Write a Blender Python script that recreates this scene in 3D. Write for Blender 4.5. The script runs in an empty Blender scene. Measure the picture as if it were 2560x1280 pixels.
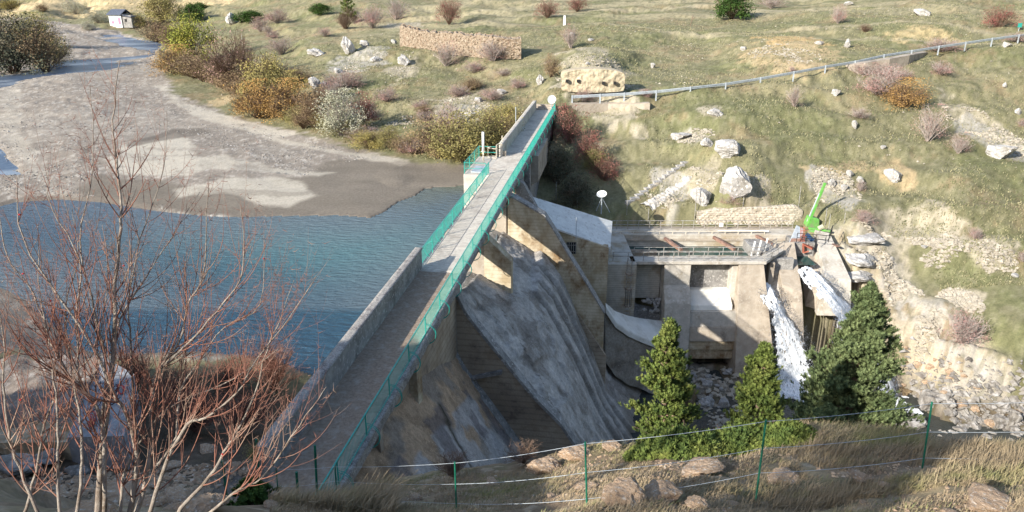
import bpy, math, random
import numpy as np
from mathutils import Vector, Matrix
random.seed(7); RS=np.random.RandomState(11)
S=bpy.context.scene; C=S.collection
# ---------------------------------------------------------------- camera, sky, sun
F=1850.; PITCH=math.radians(20.5); H=16.0
cd=bpy.data.cameras.new('camera'); cam=bpy.data.objects.new('camera',cd); C.objects.link(cam)
cd.sensor_width=36; cd.lens=F/2560*36; cd.clip_start=.1; cd.clip_end=6000
cam.location=(0,0,H); cam.rotation_euler=(math.radians(90)-PITCH,0,0); S.camera=cam
SUN_EL=math.radians(25.2); SUN_AZ=math.radians(228)   # light comes from behind left (compass, y = north)
w=bpy.data.worlds.new('World'); S.world=w; w.use_nodes=True
nt=w.node_tree; bg=nt.nodes['Background']; sk=nt.nodes.new('ShaderNodeTexSky'); sk.sky_type='NISHITA'; sk.sun_disc=False
sk.sun_elevation=SUN_EL; sk.sun_rotation=SUN_AZ; nt.links.new(sk.outputs[0],bg.inputs[0]); bg.inputs[1].default_value=.15
sl=bpy.data.lights.new('sun','SUN'); sl.energy=5.0; sl.angle=math.radians(.5); sl.color=(1,.94,.84)
so=bpy.data.objects.new('sun',sl); C.objects.link(so); so.location=(-20,-20,60)
Ld=Vector((math.cos(SUN_EL)*math.sin(SUN_AZ),math.cos(SUN_EL)*math.cos(SUN_AZ),math.sin(SUN_EL)))
so.rotation_euler=Ld.to_track_quat('Z','Y').to_euler()
S.view_settings.view_transform='Standard'; S.view_settings.look='None'; S.view_settings.exposure=.80; S.view_settings.gamma=1
# ---------------------------------------------------------------- geometry of the place
sp,cp=math.sin(PITCH),math.cos(PITCH)
def ray(px,py):
    u=(px-1280)/F; v=(py-640)/F
    return (u, cp-v*sp, -(sp+v*cp))
def uz(px,py,z=0):
    r=ray(px,py); D=(z-H)/r[2]; return (r[0]*D,r[1]*D,z)
def uD(px,py,D):
    r=ray(px,py); return (r[0]*D,r[1]*D,H+r[2]*D)
A=math.radians(8.551)
dd=(math.sin(A),math.cos(A)); nn=(dd[1],-dd[0]); OX,OY=-5.3217,40.8572
def st(x,y): X=x-OX;Y=y-OY; return (X*dd[0]+Y*dd[1], X*nn[0]+Y*nn[1])
def W(s,t,z=0): return (OX+s*dd[0]+t*nn[0], OY+s*dd[1]+t*nn[1], z)
def on_s(px,py,s):
    r=ray(px,py); k=r[0]*dd[0]+r[1]*dd[1]; D=(s+OX*dd[0]+OY*dd[1])/k
    return st(r[0]*D,r[1]*D)[1], H+r[2]*D
def onY(px,py,Y):
    r=ray(px,py); D=Y/r[1]; return (r[0]*D,Y,H+r[2]*D)
# ---------------------------------------------------------------- noise
_T=RS.rand(256,256)
def vn(x,y):
    x=np.asarray(x,float); y=np.asarray(y,float)
    xi=np.floor(x).astype(int); yi=np.floor(y).astype(int); fx=x-xi; fy=y-yi
    fx=fx*fx*(3-2*fx); fy=fy*fy*(3-2*fy)
    a=_T[xi&255,yi&255]; b=_T[(xi+1)&255,yi&255]; c=_T[xi&255,(yi+1)&255]; e=_T[(xi+1)&255,(yi+1)&255]
    return (a*(1-fx)+b*fx)*(1-fy)+(c*(1-fx)+e*fx)*fy
def fbm(x,y,o=4,sc=1.,seed=0):
    v=0;a=.5;t=0
    for k in range(o):
        v=v+a*vn(x/sc*2**k+17.3*k+seed*31.7,y/sc*2**k+9.1*k+seed*13.3); t+=a; a*=.5
    return v/t
def sm(x,a,b):
    t=np.clip((x-a)/(b-a),0,1); return t*t*(3-2*t)
def sdist(X,Y,poly):
    X=np.asarray(X,float);Y=np.asarray(Y,float)
    ins=np.zeros(X.shape,bool); d=np.full(X.shape,1e9); n=len(poly)
    for i in range(n):
        x0,y0=poly[i][:2]; x1,y1=poly[(i+1)%n][:2]
        ex,ey=x1-x0,y1-y0; t=np.clip(((X-x0)*ex+(Y-y0)*ey)/(ex*ex+ey*ey+1e-12),0,1)
        d=np.minimum(d,(X-x0-t*ex)**2+(Y-y0-t*ey)**2)
        if abs(ey)>1e-12:
            c=((y0>Y)!=(y1>Y))&(X<ex*(Y-y0)/ey+x0); ins^=c
    d=np.sqrt(d); return np.where(ins,d,-d)
# ---------------------------------------------------------------- terrain heights
CP=[]
def cD(*L):
    for a in L: CP.append(uD(*a))
def cz(*L):
    for a in L: CP.append(uz(*a))
cD((1340,250,104),(1388,262,98),(1440,255,100),(1580,246,100),(1725,232,100),(2000,190,105),(2275,140,113),(2560,98,120),(2800,60,130),
 (1480,229,103.5),(1480,163,107.5),(1400,215,106),(1580,215,106),(1700,170,120),(1700,100,140),(2000,100,125),(2300,60,135),(1700,50,165),(1700,0,215),(2300,0,170),(2700,0,165),
 (1200,100,150),(1200,50,185),(1200,0,235),(1150,160,130),(1100,250,108),(1010,300,100),(1250,300,98),
 (800,200,125),(800,100,165),(800,50,210),(800,0,260),(600,100,200),(600,180,150),(600,50,250),(600,0,300),(450,60,262),(450,0,330),
 (250,22,300),(100,20,310),(-100,10,330),(0,0,350),(-300,40,300),
 (1400,300,96),(1440,340,95),(1480,400,90),(1510,450,86.5),(1545,500,83),(1600,540,80),(1600,450,86),(1560,350,93),(1700,450,85),(1700,350,92),(1850,500,79),(2000,300,95),(2000,400,87),(2200,300,97),
 (2200,450,86),(2150,560,78),(2250,700,75),(2400,500,80),(2400,300,98),(2560,300,100),(2560,500,82),(2560,700,72),(2560,850,66),(2400,800,70),(2800,500,85),(2800,800,70),
 (2300,900,68),(2500,960,65),(2200,800,72),
 (1905,1232,12),(2305,1195,12.5),(2560,1250,11),(1500,1280,10.7),(1320,1190,19),(1500,1118,18),(1700,1105,18.5),(2000,1075,18.5),(2300,1098,16),(2560,1120,14.5),(2800,1130,14),
 (1100,1232,17),(900,1252,20),(780,1262,23),(1300,1280,11.3),(1900,1280,10.5),(2400,1280,9.8),(1100,1280,13.5),
 (100,1230,24),(400,1240,22),(0,1280,19),(650,1150,26),(500,1110,28.5),(200,1180,27),(600,1280,19),(-200,1200,24))
cz((1340,262,-.2),(950,372,-3.1),(700,312,-3),(560,275,-2.9),(450,170,-2),(390,130,-1.9),(100,190,-2.3),(310,62,.3),(0,60,.2),(200,45,.6),(100,105,-1),(-200,210,-2.4),
 (600,400,-2.9),(200,300,-2.5),(200,200,-2.2),(200,420,-3.0),(0,480,-3.3),(1050,420,-3.1),(1170,425,-3.2),(1000,470,-3.35),(600,530,-3.4),(-300,440,-3.3),
 (0,800,-3.2),(0,900,-2.6),(100,860,-3.2),(250,900,-3.0),(450,930,-3.0),(650,930,-3.2),(600,1040,-2.4),(720,1010,-2.6),(-300,900,-2.6),(1110,395,-2.6),
 (2050,1000,-20),(2300,1060,-20.5),(2560,1120,-21),(1750,1000,-20.3),(2150,900,-17.8),(1600,960,-20.5),(1850,930,-20.3))
for px in (1500,1900,2300,2800):
    for Y,z in ((24.,-1.5),(32,-12),(42,-19.8)): CP.append(((px-1280)/F*Y/cp,Y,z))
for a in [(10.2,16,4.6),(11.6,15.2,4.4),(14.5,15,4.2),(9.4,13.2,6.6),(12.5,13,6.6),(2,30,-8),(0,40,-17),(-1,24,-1),(3,50,-20),(8,58,-20.5),(-3,21,1.2),(0,0,13.6),(0,4,11.1),(3,4,10.8),(-3,4,11.4),(-5,8,9.4),(-8,8,9.2),(-4,12,6.2),(-8,14,4.2),(-12,14,5.2),(-16,16,3.5),(6,3,11.0),(12,3,11.3),(20,5,11),(20,15,8.0),
 (-10,2,13.4),(-25,2,16.2),(-20,8,12.5),(-32,5,18.5),(-28,14,9),(-34,20,3),(-45,25,-2),(-20,-8,17.2),(-12,-8,15.4),(-40,-10,20),(-60,0,12),(0,-10,16),(0,-40,30),(20,-20,24),(60,-20,24),(60,10,10),(-80,-20,22),(-80,20,8),(-90,60,-3),(-100,90,-2.6),
 (60,40,-18),(80,60,-17),(90,90,0),(110,110,8),(150,130,20),(40,28,-8),(-150,100,2),(-200,180,10),(0,-200,70),(-200,-150,80),(200,-150,80),(200,100,45),(300,0,80),(-300,50,50)]: CP.append(a)
for k in range(12):
    an=math.radians(k*30+5)
    CP.append((900*math.sin(an),900*math.cos(an),150)); 
for k in range(-3,4): CP.append((460*math.sin(k*.2),460*math.cos(k*.2),30))
CP=np.array(CP,float)
def warp(x,y):
    r=np.sqrt(x*x+y*y)+1e-6; k=np.log(1+r/12.)/r*10; return x*k,y*k
_px,_py=warp(CP[:,0],CP[:,1])
_K=np.sqrt((_px[:,None]-_px[None])**2+(_py[:,None]-_py[None])**2+.05)
_n=len(CP); _M=np.zeros((_n+1,_n+1)); _M[:_n,:_n]=-_K-np.eye(_n)*(-.01); _M[:_n,_n]=1; _M[_n,:_n]=1
_w=np.linalg.solve(_M,np.append(CP[:,2],0))
def rbf(x,y):
    x=np.asarray(x,float).ravel(); y=np.asarray(y,float).ravel(); X,Y=warp(x,y); out=np.zeros(len(x))
    for i in range(0,len(x),20000):
        k=-np.sqrt((X[i:i+20000,None]-_px)**2+(Y[i:i+20000,None]-_py)**2+.05); out[i:i+20000]=k@_w[:_n]+_w[_n]
    return out
WL=-3.5
def pz(L,z): return [uz(a,b,z)[:2] for a,b in L]
LAKE=pz([(-900,560),(-500,530),(-200,525),(0,515),(40,505),(150,498),(250,505),(400,528),(520,540),(610,543),(750,541),(850,540),(925,546),(961,531),(994,507),(1038,490),(1065,472),(1177,464)],WL)+[W(31,-.2)[:2],W(-9,-.2)[:2]]+pz([(700,905),(620,890),(500,880),(330,885),(240,885),(190,870),(120,805),(60,750),(0,718),(-400,650),(-900,700)],WL)
RIV=[]   # upper river channels (world polygons)
def pt(L): return [tuple(raycast0(a,b)[:2]) for a,b in L]
def raycast0(px,py,f=None):
    r=ray(px,py); Ds=np.exp(np.linspace(math.log(3),math.log(900),500)); f=f or rbf
    h=f(r[0]*Ds,r[1]*Ds); z=H+r[2]*Ds; k=np.argmax(z<h)
    if not (z<h).any(): k=len(Ds)-1
    a,b=Ds[max(k-1,0)],Ds[k]
    D2=np.linspace(a,b,24); h2=f(r[0]*D2,r[1]*D2); z2=H+r[2]*D2; k2=np.argmax(z2<h2); D=D2[k2]
    return (r[0]*D,r[1]*D,float(h2[k2]))
RIV.append(pt([(-120,205),(0,186),(60,180),(135,161),(168,149),(230,146),(300,141),(385,133),(388,151),(330,160),(300,168),(200,182),(130,193),(60,205),(10,218),(-120,240)]))
RIV.append(pt([(108,60),(160,68),(215,80),(300,86),(350,98),(402,111),(384,131),(335,117),(268,101),(200,88),(148,78),(108,67)]))
RIV.append(pt([(-150,330),(-40,345),(0,375),(30,410),(55,434),(0,434),(-150,440)]))
STREAM=pz([(1560,960),(1560,895),(1600,880),(1720,930),(1830,930),(1920,930),(2100,870),(2225,960),(2300,1020),(2420,1070),(2560,1085),(2800,1080),(2800,1200),(2300,1200),(1900,1200),(1600,1200)],-20.3)
# dam face profile, (s) -> list of (t,z)
FS=[-24,-14,-9,-1.2,-0.8,8,17.5,22,32,45]
FT=[2,4.1,6.3,8.5,10.6,13.2,17]
FZ=[[-.2,-1.5,-3.2,-5,-7,-9,-12],[-.9,-3.4,-6.4,-9.5,-12,-15,-19],[-1.6,-5.4,-9.6,-13,-16,-19,-21.5],[-4.6,-8,-11.3,-14.5,-17,-19.5,-21.8],
    [-1.6,-4.4,-7.2,-9.7,-13.2,-18,-21.8],[-3.4,-4.75,-7.0,-10.4,-15,-20,-22],[-3.5,-4.8,-7.4,-12.6,-17.9,-21,-22.5],[-4,-6,-9,-13.5,-18,-20.5,-22.5],[-6,-9,-12,-16,-18.5,-20,-22.5],[-8,-10,-13,-16,-19,-21,-23]]
FZ=np.array(FZ)
def facez(s,t):
    s=np.clip(np.asarray(s,float),FS[0],FS[-1]); t=np.clip(np.asarray(t,float),FT[0],FT[-1])
    i=np.clip(np.searchsorted(FS,s,side='right')-1,0,len(FS)-2); j=np.clip(np.searchsorted(FT,t,side='right')-1,0,len(FT)-2)
    FSa=np.array(FS,float);FTa=np.array(FT)
    a=(s-FSa[i])/(FSa[i+1]-FSa[i]); b=(t-FTa[j])/(FTa[j+1]-FTa[j])
    return (FZ[i,j]*(1-a)+FZ[i+1,j]*a)*(1-b)+(FZ[i,j+1]*(1-a)+FZ[i+1,j+1]*a)*b
def rockmask(x,y):
    "pale broken rock on the right bank, 0..1"
    s=sdist(x,y,ROCKP); n=(fbm(x,y,4,7,3)-.5)*9
    return sm(s+n,-2,3)
ROCKP=[]
def hgt(x,y,detail=True,base=None):
    shp=np.shape(x); x=np.asarray(x,float).ravel(); y=np.asarray(y,float).ravel()
    h=rbf(x,y) if base is None else base.copy(); r=np.sqrt(x*x+y*y); X=x-OX;Y=y-OY; s=X*dd[0]+Y*dd[1]; t=X*nn[0]+Y*nn[1]
    if detail:
        flat=sm(h,-4,-1)*np.where((t<0)&(r<300),1,0)+np.where((t>=0)|(r>=300),1,0)
        hill=sm(r,55,90)*flat
        h=h+hill*((fbm(x,y,4,26,1)-.5)*2.6*sm(r,70,200)+(fbm(x,y,4,7,2)-.5)*1.1+(fbm(x,y,3,1.4,4)-.5)*.42+(fbm(x,y,2,.6,14)-.5)*.16)
        near=1-sm(r,40,60)
        h=h+near*((fbm(x,y,4,3,5)-.5)*.7+(fbm(x,y,3,.6,6)-.5)*.16)*sm(r,3,6)
        h=h+(1-flat)*(fbm(x,y,4,6,7)-.5)*.25
        # terraces: small steps in the hillside
        q=fbm(x,y,3,30,8)
        h=h+hill*.35*np.sin((h+q*6)*2.3)
        if len(ROCKP):
            rm=rockmask(x,y); rid=np.abs(fbm(x*.6+y*.9,y*.5-x*.3,4,3.0,9)-.5)*2
            h=h+rm*((.6-rid)*2.0+(fbm(x,y,3,.8,10)-.5)*.8)
    up=(t<-.1)|(s>58)
    ld=sdist(x,y,LAKE)
    h=np.where((ld>0),np.minimum(h,WL-.12*np.minimum(ld,3)-.35*np.maximum(ld-3,0)),h); h=np.maximum(h,np.where(ld>0,-9,-1e9))
    sh=(ld<=0)&(ld>-14)&up
    k=sm(-ld,5,14); h=np.where(sh,np.maximum(h*k+(1-k)*np.clip(h,WL+.02+.045*(-ld),WL+.02+.30*(-ld)),WL+.02+.03*(-ld)),h)
    for i,P in enumerate(RIV):
        q=sdist(x,y,P); h=h-.5*sm(q,-1.2,1.5)
    sd=sdist(x,y,STREAM); bed=-20.75+(fbm(x,y,3,2.5,12)-.5)*.9; h=np.where(sd>0,np.minimum(h,bed),h); h=np.where((sd<=0)&(sd>-9)&(x>30)&(y>46)&(y<64),np.minimum(h,bed+np.maximum(-sd,0)*.5+np.maximum(-sd-3,0)*1.5+np.maximum(39-x,0)*1.5+np.maximum(y-56,0)*1.2),h)
    # room for the dam, its near end path and the works at the outlet
    k=sm(s,-30,-21)*(1-sm(s,-16,-14))*sm(t,-1.6,-.6)*(1-sm(t,2.4,3.4)); h=h*(1-k)+(-.06)*k
    h=np.where((s>-19.4)&(s<57.5)&(t>-.7)&(t<2.55),np.minimum(h,-4.5),h)
    h=np.where((s>-22)&(s<34)&(t>=2.55)&(t<17)&(y<66),np.minimum(h,facez(s,t)-1.2),h)
    h=np.where((x>4.5)&(x<33)&(y>60.5)&(y<75.2),np.minimum(h,-12.5),h)
    h=np.where((x>8)&(x<31.5)&(y>56)&(y<67.5),np.minimum(h,-20.9),h)
    if len(ROCKP):
        m=(x>20)&(x<42)&(y>55)&(y<76); xx=x[m];yy=y[m];hh=h[m]
        for (P,wd) in ((FALL2,2.6),(FALL1,2.6)):
            for a,b in zip(P[:-1],P[1:]):
                ex,ey=b[0]-a[0],b[1]-a[1]; tt=np.clip(((xx-a[0])*ex+(yy-a[1])*ey)/(ex*ex+ey*ey),0,1); q=np.hypot(xx-a[0]-tt*ex,yy-a[1]-tt*ey)
                hh=np.where(q<wd+3,np.minimum(hh,a[2]+tt*(b[2]-a[2])-.5+np.maximum(q-wd,0)*2.2),hh)
        h[m]=hh
    bd=sm(x,15.5,17.5)*(1-sm(x,22.5,24.5))*sm(y,52,55)*(1-sm(y,66,66.4)); h=np.where(bd>0,np.maximum(h,h*(1-bd)+bd*(-20.35+(fbm(x,y,3,1.3,15)-.45)*1.3)),h)
    yd=sm(x,3,5)*(1-sm(x,32,34))*sm(y,74.6,75.2)*(1-sm(y,76.7,77.3)); h=np.where(yd>0,np.minimum(h,h*(1-yd)+yd*-9.35),h)
    bw=sm(x,16.8,18)*(1-sm(x,29.5,30.5))*sm(y,77.2,77.6)*(1-sm(y,79,84)); h=np.where(bw>0,np.maximum(h,h*(1-bw)+bw*-6.95),h)
    return h.reshape(shp)
ROCKP=[(raycast0(a,b) if b<940 else uz(a,b,-18.6))[:2] for a,b in [(2080,590),(2210,600),(2290,640),(2330,760),(2420,840),(2480,900),(2540,980),(2560,1060),(2560,1110),(2420,1080),(2300,1060),(2200,1000),(2180,860),(2120,740),(2090,660)]]
FALL1=[uD(*a) for a in [(1912,712,71.6),(1935,760,70.5),(1955,800,70.3),(1978,880,70),(1988,950,70),(1985,1025,68)]]
FALL2=[uD(*a) for a in [(2012,670,72.4),(2045,705,70.8),(2075,738,70.2),(2105,775,70),(2130,830,70),(2160,880,69),(2210,940,68),(2232,1005,68)]]
def hit(px,py): return raycast0(px,py,hgt)
def hz(x,y): return float(hgt(np.array([x]),np.array([y]))[0])
# ---------------------------------------------------------------- materials
def lin(c): return tuple((v/12.92 if v<=.04045 else ((v+.055)/1.055)**2.4) for v in c)
def mat(name,c1,c2=None,c3=None,scale=4,scale2=None,rough=.9,bump=.3,bscale=None,metal=0,spec=.3,stretch=None,c4=None,wave=None,lo=.38,hi=.62,trans=0,attr=None):
    m=bpy.data.materials.new(name); m.use_nodes=True; N=m.node_tree.nodes; L=m.node_tree.links; b=N['Principled BSDF']
    b.inputs['Roughness'].default_value=rough; b.inputs['Metallic'].default_value=metal; b.inputs['Specular IOR Level'].default_value=spec
    if c2 is None: c2=tuple(v*.75 for v in c1)
    tc=N.new('ShaderNodeTexCoord'); src=tc.outputs['Object']
    if stretch:
        mp=N.new('ShaderNodeMapping'); mp.inputs['Scale'].default_value=stretch; L.new(src,mp.inputs[0]); src=mp.outputs[0]
    n=N.new('ShaderNodeTexNoise'); n.inputs['Scale'].default_value=scale; n.inputs['Detail'].default_value=8; n.inputs['Roughness'].default_value=.65; L.new(src,n.inputs[0])
    r=N.new('ShaderNodeValToRGB'); r.color_ramp.elements[0].position=lo; r.color_ramp.elements[1].position=hi
    r.color_ramp.elements[0].color=(*c2,1); r.color_ramp.elements[1].color=(*c1,1); L.new(n.outputs[0],r.inputs[0]); col=r.outputs[0]
    def mix(a,bc,fac,mode='MIX'):
        x=N.new('ShaderNodeMix'); x.data_type='RGBA'; x.blend_type=mode; L.new(fac,x.inputs[0]); L.new(a,x.inputs[6])
        if isinstance(bc,tuple): x.inputs[7].default_value=(*bc,1)
        else: L.new(bc,x.inputs[7])
        return x.outputs[2]
    if c3:
        n2=N.new('ShaderNodeTexNoise'); n2.inputs['Scale'].default_value=scale2 or scale*.3; n2.inputs['Detail'].default_value=7; n2.inputs['Roughness'].default_value=.7; L.new(src,n2.inputs[0])
        q=N.new('ShaderNodeMapRange'); q.inputs[1].default_value=.5; q.inputs[2].default_value=.64; L.new(n2.outputs[0],q.inputs[0]); col=mix(col,c3,q.outputs[0])
    if c4:
        n3=N.new('ShaderNodeTexNoise'); n3.inputs['Scale'].default_value=scale*3.1; n3.inputs['Detail'].default_value=6; L.new(src,n3.inputs[0])
        q=N.new('ShaderNodeMapRange'); q.inputs[1].default_value=.57; q.inputs[2].default_value=.66; L.new(n3.outputs[0],q.inputs[0]); col=mix(col,c4,q.outputs[0])
    if wave:   # formwork boards
        wv=N.new('ShaderNodeTexWave'); wv.bands_direction=wave[0]; wv.inputs['Scale'].default_value=wave[1]; wv.inputs['Distortion'].default_value=.5; wv.inputs['Detail'].default_value=3
        L.new(tc.outputs['Object'],wv.inputs[0]); q=N.new('ShaderNodeMapRange'); q.inputs[1].default_value=0; q.inputs[2].default_value=.25; q.inputs[3].default_value=wave[2]; q.inputs[4].default_value=0; L.new(wv.outputs['Fac'],q.inputs[0]); col=mix(col,tuple(v*.35 for v in c2),q.outputs[0])
    if attr:
        at=N.new('ShaderNodeAttribute'); at.attribute_name='col'; 
        x=N.new('ShaderNodeMix'); x.data_type='RGBA'; x.blend_type='MULTIPLY'; x.inputs[0].default_value=1; L.new(at.outputs[0],x.inputs[6]); L.new(col,x.inputs[7]); col=x.outputs[2]
    L.new(col,b.inputs['Base Color'])
    if bump:
        nb=N.new('ShaderNodeTexNoise'); nb.inputs['Scale'].default_value=bscale or scale*3; nb.inputs['Detail'].default_value=8; nb.inputs['Roughness'].default_value=.7; L.new(src,nb.inputs[0])
        bp=N.new('ShaderNodeBump'); bp.inputs['Strength'].default_value=bump; bp.inputs['Distance'].default_value=.15; L.new(nb.outputs[0],bp.inputs['Height']); L.new(bp.outputs[0],b.inputs['Normal'])
    if trans: b.inputs['Subsurface Weight'].default_value=0
    return m
g=lambda v:(v,v*.98,v*.94)
M={}
M['terrain']=mat('terrain_ground',(1.10,1.09,1.06),(.86,.86,.85),scale=4.5,bump=.55,bscale=10,rough=.95,attr=True,spec=.1,lo=.40,hi=.60)
M['concrete']=mat('concrete',(.54,.50,.44),(.42,.39,.34),(.33,.29,.23),scale=1.5,scale2=.5,bump=.25,bscale=9,c4=(.55,.52,.47))
M['conc_formed']=mat('formed_concrete',(.55,.51,.44),(.42,.38,.32),(.35,.28,.19),scale=1.6,scale2=.35,bump=.3,bscale=7,wave=('Z',1.4,.35))
M['conc_sand']=mat('tan_concrete',(.44,.38,.31),(.34,.29,.23),(.24,.20,.16),scale=1.2,scale2=.5,bump=.3,bscale=8,c4=(.40,.36,.30))
M['conc_pale']=mat('pale_new_concrete',(.84,.82,.76),(.74,.72,.66),(.60,.57,.50),scale=1.0,scale2=.6,bump=.2,bscale=8)
M['conc_grey']=mat('grey_weathered_concrete',(.34,.33,.31),(.22,.21,.20),(.15,.14,.13),scale=1.8,scale2=.6,bump=.35,bscale=12,c4=(.48,.46,.43))
M['conc_stain']=mat('stained_concrete',(.60,.53,.40),(.38,.30,.19),(.22,.14,.07),scale=.8,scale2=.42,bump=.3,bscale=7,stretch=(1,1,.7),wave=('Z',1.1,.22))
M['conc_dark']=mat('dark_stained_concrete',(.50,.42,.32),(.31,.24,.17),(.19,.145,.11),scale=.8,scale2=.4,bump=.35,bscale=7,wave=('Z',.8,.3))
M['gunite']=mat('rough_sprayed_concrete',(.62,.585,.54),(.43,.40,.365),(.30,.27,.235),scale=5,scale2=.5,bump=.9,bscale=16,c4=(.68,.66,.62),attr=True)
M['deck']=mat('worn_deck_concrete',(.62,.57,.49),(.47,.42,.36),(.38,.33,.28),scale=3,scale2=.5,bump=.3,bscale=14)
M['deck_old']=mat('brown_gravelly_deck',(.37,.285,.215),(.24,.18,.135),(.40,.34,.28),scale=7,scale2=2.2,bump=.6,bscale=20)
M['lichen']=mat('lichened_concrete',(.44,.42,.38),(.22,.20,.19),(.14,.12,.12),scale=6,scale2=3,bump=.6,bscale=14,c4=(.58,.56,.52))
M['teal']=mat('green_paint',(.035,.36,.30),(.022,.27,.22),scale=8,bump=0,rough=.45,spec=.5)
M['dkgreen']=mat('dark_green_paint',(.015,.16,.10),(.01,.11,.07),scale=8,bump=0,rough=.45)
M['galv']=mat('galvanised_steel',(.50,.55,.58),(.38,.42,.46),scale=3,bump=0,rough=.5,metal=.2)
M['rail_grey']=mat('weathered_pipe',(.40,.41,.40),(.20,.16,.13),scale=3,bump=0,rough=.6)
M['white']=mat('white_paint',(.85,.85,.83),(.72,.72,.70),scale=5,bump=0,rough=.5)
M['cream']=mat('cream_paint',(.72,.66,.55),(.6,.52,.4),scale=6,bump=0,rough=.5)
M['rust']=mat('rusty_steel',(.30,.19,.15),(.20,.12,.09),(.14,.08,.06),scale=3,bump=.2)
M['redrust']=mat('red_oxide_steel',(.40,.14,.09),(.28,.08,.05),scale=3,bump=.2)
M['lime']=mat('bright_green_paint',(.14,.42,.08),(.10,.32,.06),(.20,.26,.13),scale=3,bump=0,rough=.4,spec=.5)
M['black']=mat('black_rubber',(.03,.03,.03),bump=0)
M['roofwhite']=mat('pale_roof_sheet',(.72,.72,.68),(.60,.60,.57),scale=1.2,bump=.1,c4=(.50,.48,.44))
M['slate']=mat('blue_grey_roof',(.12,.14,.19),(.08,.09,.12),scale=3,bump=.2,wave=('X',3,.4))
M['rock']=mat('pale_limestone',(.50,.485,.46),(.34,.325,.31),(.23,.21,.18),scale=2.2,scale2=.9,bump=1.0,bscale=4,c4=(.68,.66,.63))
M['scree']=mat('scree_stone',(.44,.395,.32),(.30,.265,.21),scale=1.1,bump=0)
M['rock_dark']=mat('grey_stream_rock',(.30,.28,.25),(.17,.15,.13),(.42,.40,.38),scale=1.6,scale2=.9,bump=.6,bscale=5)
M['rock_brown']=mat('wet_brown_rock',(.22,.16,.09),(.12,.085,.05),scale=1.6,bump=.6,bscale=5,rough=.5)
M['rock_tan']=mat('tan_sandstone',(.56,.41,.28),(.38,.26,.17),(.28,.19,.12),scale=2,scale2=.8,bump=.8,bscale=5,c4=(.6,.52,.43))
M['drystone']=mat('dry_stone',(.40,.33,.25),(.22,.17,.12),(.28,.20,.14),scale=2.6,scale2=1.4,bump=.9,bscale=5)
M['bark']=mat('grey_bark',(.40,.35,.29),(.26,.21,.17),(.19,.14,.10),scale=9,scale2=4,bump=.5,bscale=30)
M['redtwig']=mat('red_brown_twig',(.30,.13,.09),(.18,.09,.065),(.33,.24,.18),scale=3,scale2=1.3,bump=0)
M['pinebark']=mat('pine_bark',(.34,.24,.17),(.2,.14,.1),scale=6,bump=.4)
def leafmat(n,a,b,c=None): return mat(n,a,b,c,scale=2.0,scale2=1.1,bump=0,rough=.85,spec=.15)
M['pine']=leafmat('pine_needles',(.17,.21,.05),(.075,.115,.032),(.23,.25,.07))
M['pine_blue']=leafmat('grey_green_needles',(.19,.23,.10),(.085,.12,.05))
M['juniper']=leafmat('juniper_green',(.08,.14,.03),(.04,.08,.02))
M['f_yg']=leafmat('yellow_green_leaves',(.37,.36,.075),(.20,.23,.05),(.46,.39,.08))
M['f_ol']=leafmat('olive_leaves',(.30,.27,.11),(.19,.17,.07),(.38,.31,.10))
M['f_yol']=leafmat('yellow_olive_leaves',(.40,.33,.12),(.25,.22,.09),(.44,.37,.12))
M['f_or']=leafmat('orange_leaves',(.48,.28,.09),(.30,.19,.08),(.30,.25,.11))
M['f_br']=leafmat('brown_leaves',(.36,.26,.15),(.24,.17,.10),(.30,.27,.12))
M['f_sage']=leafmat('sage_leaves',(.46,.45,.34),(.32,.32,.23))
M['f_dk']=leafmat('dark_grey_green_leaves',(.14,.15,.10),(.09,.09,.06),(.20,.15,.10))
M['f_red']=leafmat('crimson_leaves',(.34,.13,.11),(.22,.095,.08),(.26,.18,.13))
M['f_pink']=leafmat('pinkish_brown_twigs',(.46,.27,.24),(.32,.20,.18))
M['f_dry']=leafmat('brown_thicket',(.19,.11,.075),(.11,.065,.045),(.09,.07,.05))
M['twig_grey']=leafmat('pale_grey_twigs',(.50,.44,.40),(.34,.29,.26))
M['twig_br']=leafmat('brown_twigs',(.26,.18,.13),(.16,.11,.08))
M['birch']=leafmat('white_birch_bark',(.75,.73,.68),(.55,.5,.45))
M['straw']=mat('dry_grass',(.37,.29,.185),(.24,.185,.115),(.22,.22,.09),scale=.9,scale2=.5,bump=0)
M['hillstraw']=mat('olive_straw',(.33,.30,.18),(.24,.22,.12),scale=.5,bump=0); M['hilldark']=mat('dark_tussock',(.16,.165,.085),(.11,.12,.055),scale=.5,bump=0)
M['greengrass']=mat('green_grass',(.20,.21,.10),(.15,.17,.06),(.32,.29,.13),scale=.9,scale2=.5,bump=0)
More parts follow.
